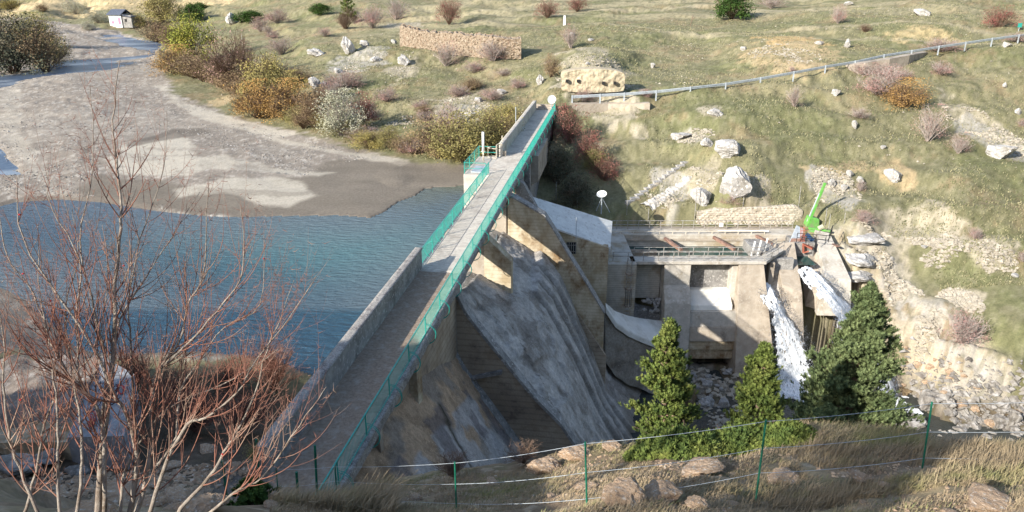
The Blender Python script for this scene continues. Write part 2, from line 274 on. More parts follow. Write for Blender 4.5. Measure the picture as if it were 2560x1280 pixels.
# ---------------------------------------------------------------- object helpers
def tag(o,label=None,cat=None,group=None,kind=None):
    if label: o['label']=label
    if cat: o['category']=cat
    if group: o['group']=group
    if kind: o['kind']=kind
    return o
def empty(name,label,cat,loc=(0,0,0),rz=0,group=None):
    o=bpy.data.objects.new(name,None); C.objects.link(o); o.location=loc; o.rotation_euler=(0,0,rz); o.empty_display_size=.2
    return tag(o,label,cat,group)
def npmesh(name,V,Fq,m,smooth=False,col=None):
    me=bpy.data.meshes.new(name); V=np.asarray(V,np.float32); Fq=np.asarray(Fq,np.int32); k=Fq.shape[1]
    me.vertices.add(len(V)); me.vertices.foreach_set('co',V.ravel()); me.loops.add(Fq.size); me.loops.foreach_set('vertex_index',Fq.ravel())
    me.polygons.add(len(Fq)); me.polygons.foreach_set('loop_start',np.arange(0,Fq.size,k,dtype=np.int32)); me.polygons.foreach_set('loop_total',np.full(len(Fq),k,np.int32))
    me.polygons.foreach_set('use_smooth',np.full(len(Fq),smooth,bool)); me.update(calc_edges=True); me.materials.append(m)
    if col is not None:
        a=me.color_attributes.new('col','FLOAT_COLOR','POINT'); c=np.ones((len(V),4),np.float32); c[:,:3]=col; a.data.foreach_set('color',c.ravel())
    return me
def link(name,me,parent=None):
    o=bpy.data.objects.new(name,me); C.objects.link(o)
    if parent is not None: o.parent=parent
    return o
class MB:
    def __init__(s): s.v=[]; s.f=[]
    def add(s,V,Fc):
        b=len(s.v); s.v+= [tuple(p) for p in V]; s.f+=[tuple(i+b for i in q) for q in Fc]; return s
    def box(s,x0,x1,y0,y1,z0,z1):
        return s.add([(x0,y0,z0),(x1,y0,z0),(x1,y1,z0),(x0,y1,z0),(x0,y0,z1),(x1,y0,z1),(x1,y1,z1),(x0,y1,z1)],[(0,3,2,1),(4,5,6,7),(0,1,5,4),(1,2,6,5),(2,3,7,6),(3,0,4,7)])
    def hexa(s,P): return s.add(P,[(0,3,2,1),(4,5,6,7),(0,1,5,4),(1,2,6,5),(2,3,7,6),(3,0,4,7)])
    def tube(s,P,R,n=5,cap=True):
        P=[Vector(p) for p in P]; R=R if hasattr(R,'__len__') else [R]*len(P); ring=[]; up=None
        for i,p in enumerate(P):
            t=(P[min(i+1,len(P)-1)]-P[max(i-1,0)]); t=t.normalized() if t.length>1e-9 else Vector((0,0,1))
            if up is None: up=Vector((0,0,1)) if abs(t.z)<.9 else Vector((1,0,0))
            a=t.cross(up); a=a.normalized() if a.length>1e-6 else t.orthogonal().normalized(); b=a.cross(t); up=b
            for k in range(n):
                q=2*math.pi*k/n; ring.append(p+(a*math.cos(q)+b*math.sin(q))*R[i])
        fs=[]
        for i in range(len(P)-1):
            for k in range(n): fs.append((i*n+k,i*n+(k+1)%n,(i+1)*n+(k+1)%n,(i+1)*n+k))
        if cap: fs.append(tuple(reversed(range(n)))); fs.append(tuple((len(P)-1)*n+k for k in range(n)))
        return s.add(ring,fs)
    def bar(s,a,b,wd,ht=None):
        ht=ht or wd; a=Vector(a);b=Vector(b); t=(b-a).normalized(); u=Vector((0,0,1)) if abs(t.z)<.95 else Vector((1,0,0)); x=t.cross(u).normalized()*wd/2; y=x.cross(t).normalized()*ht/2
        return s.hexa([a-x-y,a+x-y,b+x-y,b-x-y,a-x+y,a+x+y,b+x+y,b-x+y])
    def prism(s,poly,x0,x1,axis=1):
        "polygon in (a,z) extruded along the other horizontal axis"
        n=len(poly); P=[(a,x0,z) for a,z in poly]+[(a,x1,z) for a,z in poly]
        if axis==0: P=[(x0,a,z) for a,z in poly]+[(x1,a,z) for a,z in poly]
        return s.add(P,[tuple(range(n)),tuple(reversed(range(n,2*n)))]+[(i,i+n,(i+1)%n+n,(i+1)%n) for i in range(n)])
    def mesh(s,name,m,smooth=False):
        me=bpy.data.meshes.new(name); me.from_pydata(s.v,[],s.f); me.update(); me.materials.append(m)
        import bmesh
        b=bmesh.new(); b.from_mesh(me); bmesh.ops.recalc_face_normals(b,faces=b.faces); b.to_mesh(me); b.free()
        if smooth: me.polygons.foreach_set('use_smooth',[True]*len(me.polygons))
        return me
    def build(s,name,m,parent=None,smooth=False,bevel=0):
        o=link(name,s.mesh(name,m,smooth),parent)
        if bevel:
            b=o.modifiers.new('bevel','BEVEL'); b.width=bevel; b.segments=2; b.limit_method='ANGLE'
        return o
def gridmesh(name,fn,us,vs,m,parent=None,smooth=True,colfn=None):
    U,Vv=np.meshgrid(us,vs); P=fn(U.ravel(),Vv.ravel()); nu=len(us); nv=len(vs)
    i,j=np.meshgrid(np.arange(nu-1),np.arange(nv-1)); a=(j*nu+i).ravel(); Fq=np.stack([a,a+1,a+nu+1,a+nu],1)
    me=npmesh(name,P,Fq,m,smooth,colfn(U.ravel(),Vv.ravel()) if colfn else None); return link(name,me,parent)
# ================================================================ TERRAIN SHEET
az=np.radians(np.concatenate([np.linspace(-180,-46,60)[:-1],np.linspace(-46,46,960),np.linspace(46,180,60)[1:]]))
rr=np.exp(np.linspace(math.log(1.5),math.log(1000),1080))
AZ,RR=np.meshgrid(az,rr); TX=(RR*np.sin(AZ)).ravel(); TY=(RR*np.cos(AZ)).ravel()
def coarse(k=4):
    ia=np.unique(np.append(np.arange(0,len(az),k),len(az)-1)); ir=np.unique(np.append(np.arange(0,len(rr),k),len(rr)-1))
    A2,R2=np.meshgrid(az[ia],rr[ir]); B=rbf(R2*np.sin(A2),R2*np.cos(A2)).reshape(A2.shape)
    B=np.stack([np.interp(np.arange(len(az)),ia,row) for row in B]); B=np.stack([np.interp(np.arange(len(rr)),ir,c) for c in B.T],1); return B.ravel()
BASE=coarse(); TZ=hgt(TX,TY,base=BASE)
s_=(TX-OX)*dd[0]+(TY-OY)*dd[1]; t_=(TX-OX)*nn[0]+(TY-OY)*nn[1]; r_=np.sqrt(TX**2+TY**2)
def C3(a): return np.array(a)[None,:]
def mixc(c,b,f): f=f[:,None]; return c*(1-f)+b*f
n1=fbm(TX,TY,5,18,20); n2=fbm(TX,TY,5,5,21); n3=fbm(TX,TY,4,1.2,22); n4=fbm(TX,TY,4,60,23)
col=C3((.235,.222,.130))*np.ones((len(TX),1))
col=mixc(col,C3((.37,.32,.19)),sm(n1+.5*(n2-.5)+.8*(n3-.5),.44,.66)*.55)            # straw
col=mixc(col,C3((.19,.20,.095)),sm(fbm(TX,TY,4,11,24)+.3*(n3-.5),.48,.66)*.7)                 # greener
col=mixc(col,C3((.29,.21,.13)),sm(n2+.5*(n3-.5),.58,.70)*.5)
# pale dry belt high on the slope
col=mixc(col,C3((.50,.43,.28)),sm(r_,150,200)*sm(fbm(TX*.5,TY,4,12,25),.42,.58)*.65*sm(TX,-60,-20))
spk=vn(TX/.45+3,TY/.45+8)*.5+vn(TX/.9,TY/.9)*.5
def patch(px,py,wpx,hpx,c,st_=.9,dots=.35,sc=1.0):
    "bare earth or scree laid bare on the ground round a place on the slope"
    global col
    cx,cy,_=raycast0(px,py); ex=abs(raycast0(px+wpx/2,py)[0]-cx); ey=abs(raycast0(px,py-hpx/2)[1]-cy)+.5
    I=np.nonzero((abs(TX-cx)<ex*1.8)&(abs(TY-cy)<ey*1.8))[0]; x_=TX[I];y_=TY[I]
    q=1-np.sqrt(((x_-cx)/ex)**2+((y_-cy)/ey)**2)+(fbm(x_,y_,4,2.6,int(px)%37)-.5)*1.5
    f=sm(q,0,.14)*st_; f=f*(1-dots*sm(fbm(x_,y_,3,.9*sc,5),.5,.6)); col[I]=mixc(col[I],C3(c),f)
och=(.52,.40,.24); pal=(.50,.44,.34); gry=(.47,.44,.39)
for a in [(1990,98,210,26,(.66,.45,.22)),(1960,140,230,60,och),(2000,120,160,35,och),(1480,150,150,60,pal),(1480,205,170,45,pal),(1150,265,160,60,pal),(1160,290,140,40,gry),(1010,170,80,50,pal),(900,150,140,40,gry),
          (1780,280,70,35,pal),(1600,320,60,30,pal),(1740,350,110,40,gry),(1750,440,150,60,pal),(1900,470,70,60,pal),(2080,440,130,45,och),(2090,480,110,90,gry),(2150,420,120,30,och),(2240,430,110,50,och),(2420,290,110,70,pal),(2500,350,120,80,gry),
          (2330,90,160,35,(.55,.43,.24)),(1000,60,120,15,pal),(400,20,500,40,(.62,.48,.28)),(150,15,400,40,(.64,.50,.30)),(560,250,60,30,och),(1680,470,100,80,gry),(2300,560,240,90,pal),(2200,650,130,150,pal),(2480,620,120,60,pal),(2400,740,120,60,pal),
          (2350,1020,300,120,(.52,.44,.34)),(2000,165,120,20,och)]: patch(*a)
rm=rockmask(TX,TY); rt=fbm(TX,TY,4,2.5,31)
rc=mixc(C3((.55,.47,.36))*np.ones((len(TX),1)),C3((.50,.46,.41)),sm(rt,.42,.55)); rc=mixc(rc,C3((.36,.29,.20)),sm(fbm(TX,TY,3,1.1,32),.58,.68))
col=mixc(col,rc,rm*.92)
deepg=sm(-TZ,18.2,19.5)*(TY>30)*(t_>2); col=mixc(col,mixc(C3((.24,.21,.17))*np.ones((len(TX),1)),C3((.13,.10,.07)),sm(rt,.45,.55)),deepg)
# river flat: gravel, sand, mud
bank=[raycast0(a,b)[:2] for a,b in [(1180,418),(1040,402),(930,378),(850,362),(780,340),(700,318),(620,302),(575,290),(520,262),(440,240),(425,205),(395,160),(395,128),(405,108),(340,92),(300,80),(240,70),(200,62),(110,50),(0,45),(-200,45)]]
FLAT=bank+[raycast0(-500,100)[:2],raycast0(-700,300)[:2],uz(-900,480,-3.5)[:2],uz(-900,900,-3.3)[:2],uz(-200,900,-3)[:2],uz(250,895,-3)[:2],uz(450,900,-3.4)[:2],uz(620,900,-3.4)[:2],W(-9,-.2)[:2],W(35,-.2)[:2]]
fd=sdist(TX,TY,FLAT); ff=sm(fd+(n3-.5)*3,-.6,.8)
pb=vn(TX/.33,TY/.33)*.6+vn(TX/.15+5,TY/.15)*.4
grav=mixc(C3((.325,.28,.235))*np.ones((len(TX),1)),C3((.50,.455,.40)),sm(pb+.4*(n3-.5),.5,.85)); grav=mixc(grav,C3((.24,.22,.20)),sm(1-pb,.6,.85)*.7)
grav=mixc(grav,C3((.43,.385,.33)),sm(n1,.45,.6)*.35); SMO=np.zeros(len(TX))
ZN=fbm(TX,TY,4,2.4,44); sand=C3((.54,.49,.41)); mud=C3((.225,.195,.16)); wet=C3((.185,.16,.135))
def zone(P,z=-3.1,soft=.7,nz=1.9):
    P=pz(P,z); xs=[p[0] for p in P]; ys=[p[1] for p in P]; I=np.nonzero((TX>min(xs)-3)&(TX<max(xs)+3)&(TY>min(ys)-3)&(TY<max(ys)+3))[0]
    out=np.zeros(len(TX)); out[I]=sm(sdist(TX[I],TY[I],P)+(ZN[I]-.5)*nz,-soft*.3,soft); return out
streak=fbm(TX*.35,TY*1.2,4,2.2,45)
muds=zone([(180,470),(250,440),(430,455),(560,470),(640,450),(760,440),(800,400),(900,395),(1060,400),(1185,418),(1190,470),(1060,480),(940,550),(600,548),(430,535),(300,510),(200,490)])
grav=mixc(grav,mud*np.ones((len(TX),1))*(.9+.35*(streak[:,None]-.5)),muds*.95); SMO=np.maximum(SMO,muds)
for P,k in [([(255,400),(300,365),(400,350),(440,330),(470,350),(500,395),(520,425),(480,440),(400,445),(300,440)],.95),
            ([(380,222),(430,225),(470,262),(540,280),(600,300),(690,318),(760,340),(700,345),(600,325),(500,300),(430,262)],.9),
            ([(420,470),(560,450),(680,440),(740,450),(800,485),(720,515),(640,510),(560,480),(440,492)],.85),
            ([(470,400),(560,395),(700,420),(840,430),(800,444),(650,430),(500,425)],.75),([(840,375),(950,382),(1040,402),(1000,415),(880,395),(700,360),(620,330)],.7),([(0,200),(60,230),(60,330),(130,440),(200,500),(150,500),(60,430),(0,330)],.45)]:
    zz_=zone(P)*k*(1-.45*sm(streak,.55,.62)); SMO=np.maximum(SMO,zz_); grav=mixc(grav,sand*np.ones((len(TX),1))*(.97+.1*(n3[:,None]-.5)),zz_)
grav=mixc(grav,wet*np.ones((len(TX),1)),zone([(300,370),(420,325),(520,318),(530,335),(420,352),(330,372)],soft=.8,nz=1.4)*.8)
grav=mixc(grav,wet*np.ones((len(TX),1)),zone([(190,395),(245,350),(240,370),(215,410)],soft=.6,nz=1)*.8)
ld=sdist(TX,TY,LAKE); grav=mixc(grav,wet*np.ones((len(TX),1)),sm(ld,-1.1,-.2)*(1-.0*ld)*.8)
grav=mixc(grav,C3((.50,.47,.42))*np.ones((len(TX),1)),zone([(400,508),(460,520),(600,530),(640,541),(520,542),(380,528)],soft=.7)*sm(pb,.4,.6))
grav=mixc(grav,C3((.13,.125,.12))*np.ones((len(TX),1)),zone([(-200,690),(0,700),(100,790),(260,880),(260,960),(-200,960)],soft=1)*.85)
col=mixc(col,grav,ff*(r_<420))
sf=fbm(TX,TY,3,1.3,61)
# near ground: earth, dry grass mat, stones; path at the near end of the dam
nr=(r_<45)&(TZ>-3)&(fd<0)
nc=mixc(C3((.29,.21,.14))*np.ones((len(TX),1)),C3((.34,.27,.17)),sm(fbm(TX,TY,4,1.4,51),.42,.58)); nc=mixc(nc,C3((.19,.17,.09)),sm(fbm(TX,TY,4,1.1,52),.58,.68)*.6); nc=mixc(nc,C3((.46,.36,.26)),sm(fbm(TX,TY,4,.35,53),.58,.66)*.8)
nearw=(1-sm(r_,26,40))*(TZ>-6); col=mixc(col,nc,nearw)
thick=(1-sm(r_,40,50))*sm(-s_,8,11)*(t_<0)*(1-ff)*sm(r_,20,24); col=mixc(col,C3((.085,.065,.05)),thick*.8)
pm=sm(s_,-32,-24)*(1-sm(s_,-16,-14))*sm(t_,-1.8,-.9)*(1-sm(t_,2.3,3.1)); col=mixc(col,C3((.26,.22,.19))*(.75+.5*fbm(TX,TY,3,.25,54)[:,None]),pm)
# faint vehicle tracks on the upper meadow
for (P,wd) in [([(1650,90),(2000,75),(2250,60),(2560,85)],1.2),([(1100,55),(1500,60),(1800,95),(2100,90),(2560,110)],.8),([(1200,25),(1500,28),(1800,12),(2100,35)],2.0)]:
    Q=[raycast0(a,b)[:2] for a,b in P]; q=np.full(len(TX),1e9)
    for (x0,y0),(x1,y1) in zip(Q[:-1],Q[1:]):
        tt=np.clip(((TX-x0)*(x1-x0)+(TY-y0)*(y1-y0))/((x1-x0)**2+(y1-y0)**2),0,1); q=np.minimum(q,np.hypot(TX-x0-tt*(x1-x0),TY-y0-tt*(y1-y0)))
    col=mixc(col,C3((.50,.43,.30)),(1-sm(q,wd*.5,wd*1.4))*.6)
amp_=(1-.8*SMO*ff)[:,None]; nf=fbm(TX,TY,3,.42,66); col=mixc(col,C3((.12,.12,.06)),sm(nf,.55,.72)*.5*(1-ff)*(r_>45)); col=mixc(col,C3((.36,.33,.22)),sm(1-nf,.56,.72)*.4*(1-ff)*(r_>45)); col=col*(1+(-.14+.3*(n3[:,None]-.22))*amp_)*(1+(-.08+.3*(spk[:,None]-.5))*amp_)
na=len(az); nr_=len(rr); i,j=np.meshgrid(np.arange(na-1),np.arange(nr_-1)); a=(j*na+i).ravel()
FQ=np.stack([a,a+1,a+na+1,a+na],1)
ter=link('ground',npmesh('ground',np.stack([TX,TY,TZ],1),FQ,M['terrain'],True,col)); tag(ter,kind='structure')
# ---------------------------------------------------------------- water
def watermat(name,rip,dist,attr=True,rough=.12,base=None,stretch=(1,1,1)):
    m=bpy.data.materials.new(name); m.use_nodes=True; N=m.node_tree.nodes; L=m.node_tree.links; b=N['Principled BSDF']
    b.inputs['Roughness'].default_value=rough; b.inputs['IOR'].default_value=1.33; b.inputs['Specular IOR Level'].default_value=.5
    if attr: at=N.new('ShaderNodeAttribute'); at.attribute_name='col'; L.new(at.outputs[0],b.inputs['Base Color'])
    else: b.inputs['Base Color'].default_value=(*base,1)
    tc=N.new('ShaderNodeTexCoord'); mp=N.new('ShaderNodeMapping'); mp.inputs['Scale'].default_value=stretch; mp.inputs['Rotation'].default_value=(0,0,.5); L.new(tc.outputs['Object'],mp.inputs[0])
    n=N.new('ShaderNodeTexNoise'); n.inputs['Scale'].default_value=rip; n.inputs['Detail'].default_value=5; n.inputs['Roughness'].default_value=.6; L.new(mp.outputs[0],n.inputs[0])
    p=N.new('ShaderNodeBump'); p.inputs['Strength'].default_value=1; p.inputs['Distance'].default_value=dist; L.new(n.outputs[0],p.inputs['Height']); L.new(p.outputs[0],b.inputs['Normal']); return m
M['lake']=watermat('lake_water',1.5,.34,rough=.22,stretch=(.7,1.9,1)); M['river']=watermat('river_water',1.2,.10,rough=.3); M['pool']=watermat('green_pool_water',1.4,.05,False,.1,(.03,.075,.065))
M['stream']=watermat('stream_water',1.5,.15,False,.15,(.05,.055,.05))
def polymesh(name,poly,z,m,colfn=None,step=None,zfn=None,kind='structure'):
    xs=[p[0] for p in poly]; ys=[p[1] for p in poly]; step=step or 1.0
    X,Y=np.meshgrid(np.arange(min(xs)-2,max(xs)+2,step),np.arange(min(ys)-2,max(ys)+2,step)); nx=X.shape[1]; ny=X.shape[0]
    X=X.ravel();Y=Y.ravel(); q=sdist(X,Y,poly); Z=np.full(len(X),z) if zfn is None else zfn(X,Y)
    i,j=np.meshgrid(np.arange(nx-1),np.arange(ny-1)); a=(j*nx+i).ravel(); Fq=np.stack([a,a+1,a+nx+1,a+nx],1)
    keep=(q[Fq]>-2.2).all(1); Fq=Fq[keep]; u,inv=np.unique(Fq,return_inverse=True); Fq=inv.reshape(Fq.shape)
    c=colfn(X[u],Y[u],q[u]) if colfn else None
    return tag(link(name,npmesh(name,np.stack([X[u],Y[u],Z[u]],1),Fq,m,True,c)),kind=kind)
def lakecol(X,Y,q):
    s=(X-OX)*dd[0]+(Y-OY)*dd[1]; t=(X-OX)*nn[0]+(Y-OY)*nn[1]
    c=C3((.026,.070,.115))*np.ones((len(X),1))
    n=fbm(X,Y,4,12,70)
    f=np.exp(-((s-14+6*(n-.5))/8.5)**2)*np.exp(-((t+9)/17)**2); c=mixc(c,C3((.075,.18,.20)),f)
    c=mixc(c,C3((.15,.18,.20)),(1-sm(q,0,14))*(Y>42)*.7)
    c=mixc(c,C3((.14,.155,.10)),(1-sm(q,-1,5))*sm(s,20,26)*sm(t,-12,-4)*.8)
    c=mixc(c,C3((.07,.11,.16)),sm(-t,20,35)*sm(s,2,14)*.6)
    return c
ns=lambda X,Y,q:None
lk=[p for p in LAKE]; polymesh('lake_water',lk,WL,M['lake'],lakecol)
rivc=lambda X,Y,q: mixc(C3((.07,.10,.155))*np.ones((len(X),1)),C3((.22,.26,.31)),sm(fbm(X*.5,Y,4,3,71),.5,.7))
for P in RIV[:2]: polymesh('river_water',P,0,M['river'],rivc,1.2,lambda X,Y: rbf(X,Y)-.22+0*X)
polymesh('river_water',RIV[2],0,M['river'],rivc,1.,lambda X,Y: rbf(X,Y)-.2)
polymesh('stream_water',STREAM,-20.42,M['stream'],None,1.)
# ================================================================ THE DAM (local axes: x across the crest to downstream, y along it)
dam=empty('concrete_dam','stained concrete dam whose narrow crest walkway crosses the gorge','dam',(OX,OY,0),-A)
MB().box(-.02,2.5,-20.8,-.6,-.5,0).build('deck',M['deck_old'],dam)
MB().box(-.02,2.5,-.6,57.3,-.5,0).build('deck',M['deck'],dam)
mb=MB()
for a in np.arange(-.5,57,4.05): mb.box(1.22,2.36,a,min(a+4.02,57.2),.004,.035)
mb.build('service_strip',M['deck'],dam,bevel=.01)
mb=MB()
for a in np.arange(-20.5,-.6,3.3): mb.box(2.02,2.36,a,min(a+3.28,-.6),.004,.05)
mb.build('service_strip',M['conc_sand'],dam,bevel=.01)
mb=MB()
for a in np.arange(0,24.5,.34): mb.box(.12,1.16,a,a+.26,.003,.016)
mb.build('grooved_slab',M['deck'],dam)
def rough_box(name,t0,t1,s0,s1,z0,z1,m,amp=.03,step=.25,parent=dam):
    pr=[(t0,z0),(t0,z1),(t1,z1),(t1,z0)]; P=[]
    for (a,b),(c,e) in zip(pr[:-1],pr[1:]):
        n=max(2,int(math.hypot(a-c,b-e)/.12)); 
        for k in range(n): P.append((a+(c-a)*k/n,b+(e-b)*k/n))
    P.append(pr[-1]); P=np.array(P); us=np.arange(len(P)); vs=np.arange(s0,s1+step,step)
    def fn(u,v):
        p=P[u.astype(int)]; d=(fbm(p[:,0]*3+p[:,1]*5,v,3,.5,80)-.5)*amp*2; return np.stack([p[:,0]+d,v,p[:,1]+d*.8],1)
    return gridmesh(name,fn,us,vs,m,parent)
rough_box('slab_edge',2.37,2.68,-24,-.2,-.42,.09,M['lichen'],.06)
rough_box('slab_edge',2.37,2.62,-.2,57.3,-.35,.07,M['conc_grey'],.02,.5)
def wall_seg(s0,s1,nm,m1,m2):
    MB().box(-.36,0,s0,s1,-1.6,1.12).build(nm,m1,dam); rough_box('coping',-.42,.03,s0-.03,s1+.03,1.121,1.19,m2,.015,.3)
wall_seg(-19.9,0,'parapet_wall',M['conc_grey'],M['lichen']); wall_seg(29.7,57.2,'parapet_wall',M['concrete'],M['concrete'])
MB().box(-.3,2.28,-19.5,-1.4,-9,-.51).build('crest_wall',M['conc_dark'],dam)
MB().box(-.3,2.28,24.4,57,-9,-.51).build('crest_wall',M['conc_grey'],dam)
MB().prism([(-.3,-9),(-.3,-3.38),(.5,-3.28),(1.2,-3.34),(2.28,-3.75),(2.28,-9)],-1.39,24.39,1).build('spillway_sill',M['conc_grey'],dam)
for a in (-1.38,8.0,17.5,24.0):
    MB().prism([(-1.1,-9),(-1.1,-1.9),(-.5,-.53),(2.28,-.53),(2.28,-9)],a+.012,a+.85,1).build('bridge_pier',M['conc_sand'],dam,bevel=.03)
MB().box(-.02,.3,29.9,30.2,.004,.5).build('marker_block',M['conc_sand'],dam)
# inclined rough downstream face
def fcol(t,s):
    T_=t*1.75
    c=np.ones((len(t),1))*C3((1,1,1)); n=fbm(T_,s,4,3,81)
    tan=((s<-1)*sm(-(t-2)*1.0+3.2+(n-.5)*5,-.6,.8)); c=mixc(c,C3((.98,.72,.50)),tan*.95)
    c=mixc(c,C3((.50,.47,.44)),sm(fbm(T_,s,5,2.6,82),.53,.60)*.75)
    blu=(s<-1)*sm(fbm(T_,s,4,2.2,87),.50,.56)*(t>3.5); c=mixc(c,C3((.95,.98,1.05)),blu*.8); c=mixc(c,C3((.36,.33,.36)),(s<-1)*sm(fbm(T_,s,4,1.7,88),.56,.60)*(t>3)*.7)
    c=mixc(c,C3((1.25,1.25,1.25)),(s>-.8)*sm(fbm(T_*.6,s,4,1.4,89),.54,.62)*.5)
    c=mixc(c,C3((.42,.36,.28)),sm(facez(s,t),-19,-21)*0+sm(-facez(s,t),18.5,20.5)*.7)
    band=np.exp(-((np.mod(s*1.0-t*.55+20,9.)-4.5)/.35)**2)*(s>-1); c=mixc(c,C3((.62,.60,.58)),band*.6)
    m_=sm(t+(s-11)*.12,5.2,5.5)*(s<17.5)
    for a_,w_ in ((10.9,.12),(12.8,.12),(14.2,.35),(15.3,.10)): c=mixc(c,C3((.42,.40,.38)),m_*np.exp(-((s+.12*(fbm(T_,s*0,3,.7,77)-.5)-a_)/w_)**2)*.85)
    fine=fbm(T_,s,4,.5,78)[:,None]; c=c*(.72+.56*fine)
    cr=np.exp(-((s+8.6+.45*(t-2.)+ (fbm(t,s,3,.8,83)-.5)*.9)/.22)**2)*(t>3.0); c=mixc(c,C3((.10,.09,.06)),cr)
    cr=np.exp(-((s-3+.9*(t-6)+ (fbm(t,s,3,1.1,84)-.5)*1.6)/.07)**2)*(t>4); c=mixc(c,C3((.2,.18,.17)),cr*.9)
    return c
def ffn(t,s):
    z=facez(s,t); T_=t*1.75; n=(fbm(T_,s,3,4.5,85)-.5)*.22+(fbm(T_,s,3,.5,75)-.5)*.12+(vn(T_/.14,s/.14)-.5)*.09
    w_=.06*(fbm(T_,s*0,3,.7,77)-.5)*2; m_=sm(t+(s-11)*.12,5.2,5.35); led=m_*(.32*sm(s+w_,11.0,11.08)+.30*sm(s+w_,12.9,12.98)-.25*sm(s+w_,14.1,14.2)+.35*sm(s+w_,15.4,15.48))
    fl=.14*sm(fbm(T_,s,4,3.4,86),.52,.53)*(s>-.8)*(s<9)
    q=n+led-fl; return np.stack([t+q*.85,s,z+q*.5],1)
gridmesh('sprayed_face',ffn,np.arange(1.9,16.6,.11),np.arange(-24,40,.13),M['gunite'],dam,True,fcol)
def rib(name,poly,s0,s1,m): 
    mb=MB(); mb.prism(poly,s0,s1,1); return mb.build(name,m,dam,bevel=.03)
rt3=[(2.2,-.6),(2.25,-1.1),(2.8,-2.3),(3.6,-3.4),(5.3,-5.6),(6.8,-7.5),(8.5,-9.3),(10.6,-12.6),(13.2,-17),(13.2,-22),(2.2,-22)]
rib('buttress',rt3,-1.25,-.35,M['conc_dark'])
mb=MB(); tp=rt3[1:9]
for (a,b),(c,e) in zip(tp[:-1],tp[1:]):
    mb.hexa([(a,-1.32,b+.01),(c,-1.32,e+.01),(c,-.55,e+.01),(a,-.55,b+.01),(a+.1,-1.32,b+.16),(c+.1,-1.32,e+.16),(c+.1,-.55,e+.16),(a+.1,-.55,b+.16)])
mb.build('buttress_coping',M['conc_grey'],dam)
rib('buttress',[(2.2,-.52),(2.4,-.75),(4.12,-2.45),(4.12,-6.5),(2.2,-6.5)],8,8.9,M['conc_stain'])
rib('buttress',[(2.2,-.52),(2.66,-.52),(2.70,-4.6),(2.2,-4.6)],-10.95,-10.2,M['conc_stain'])
mb=MB(); ft=[(1.9,-4.3),(2.8,-6.1),(4.5,-8.5),(6.5,-11.5),(8.5,-14.3),(10.6,-16.9)]
for (a,b),(c,e) in zip(ft[:-1],ft[1:]): mb.hexa([(a-.3,-1.95,b-.5),(c-.3,-1.95,e-.5),(c-.3,-1.26,e-.5),(a-.3,-1.26,b-.5),(a,-1.95,b+.12),(c,-1.95,e+.12),(c,-1.26,e+.3),(a,-1.26,b+.3)])
mb.build('foot_band',M['conc_grey'],dam)
mb=MB().hexa([(3.0,-1.6,-6.5),(5.0,-1.6,-5.9),(5.0,-1.26,-5.9),(3.0,-1.26,-6.5),(3.0,-1.6,-6.35),(5.0,-1.6,-5.7),(5.0,-1.26,-5.7),(3.0,-1.26,-6.35)]).build('ledge',M['conc_grey'],dam)
rib('buttress',[(2.2,-.52),(2.62,-.52),(2.66,-3),(2.2,-3)],-16.2,-15.8,M['conc_sand'])
rib('buttress',[(2.2,-.52),(3.1,-.6),(3.15,-3.2),(2.5,-3.6),(2.2,-4)],33,42,M['conc_sand'])
rib('buttress',[(2.2,-.52),(2.9,-1),(5.2,-5.2),(5.2,-9),(2.2,-9)],23.5,24.3,M['conc_grey'])
rib('buttress',[(2.2,-.52),(2.8,-.52),(2.9,-9),(2.2,-9)],28.5,29.2,M['conc_grey'])
# spillway guide wall
top=[(2.4,-.45)]+[on_s(a,b,17.5) for a,b in [(1327,484),(1360,541),(1388,585),(1421,640),(1465,710),(1510,785)]]
top[1]=(3.0,-.7)
gw=top+[(10.72,-18.6),(10.72,-20.5),(2.4,-20.5)]
rib('guide_wall',gw,17.5,18.3,M['conc_stain'])
mb=MB()
for (a,b),(c,e) in zip(top[:-1],top[1:]):
    mb.hexa([(a,17.42,b+.01),(c,17.42,e+.01),(c,18.45,e+.01),(a,18.45,b+.01),(a+.05,17.42,b+.13),(c+.05,17.42,e+.13),(c+.05,18.45,e+.13),(a+.05,18.45,b+.13)])
mb.build('guide_wall_coping',M['conc_grey'],dam)
rib('guide_wall_footing',[(5.9,-6.6),(7.6,-9.2),(10.95,-14.2),(10.95,-19.5),(5.0,-19.5)],17.2,17.5,M['conc_dark'])
# low pale sill between the guide wall and the outlet works
def rel(mb,base): mb.v=[(x-base[0],y-base[1],z-base[2]) for x,y,z in mb.v]; return mb
# gate platform on the lake side
MB().box(-2.3,-.37,22.4,29.6,-9,-.03).build('gate_tower',M['concrete'],dam,bevel=.03)
MB().box(-.37,-.02,22.4,29.68,-1.2,-.028).build('gate_tower',M['deck'],dam)
MB().box(-1.75,-.75,23.0,25.2,-.02,.10).build('hatch_cover',M['galv'],dam,bevel=.02)
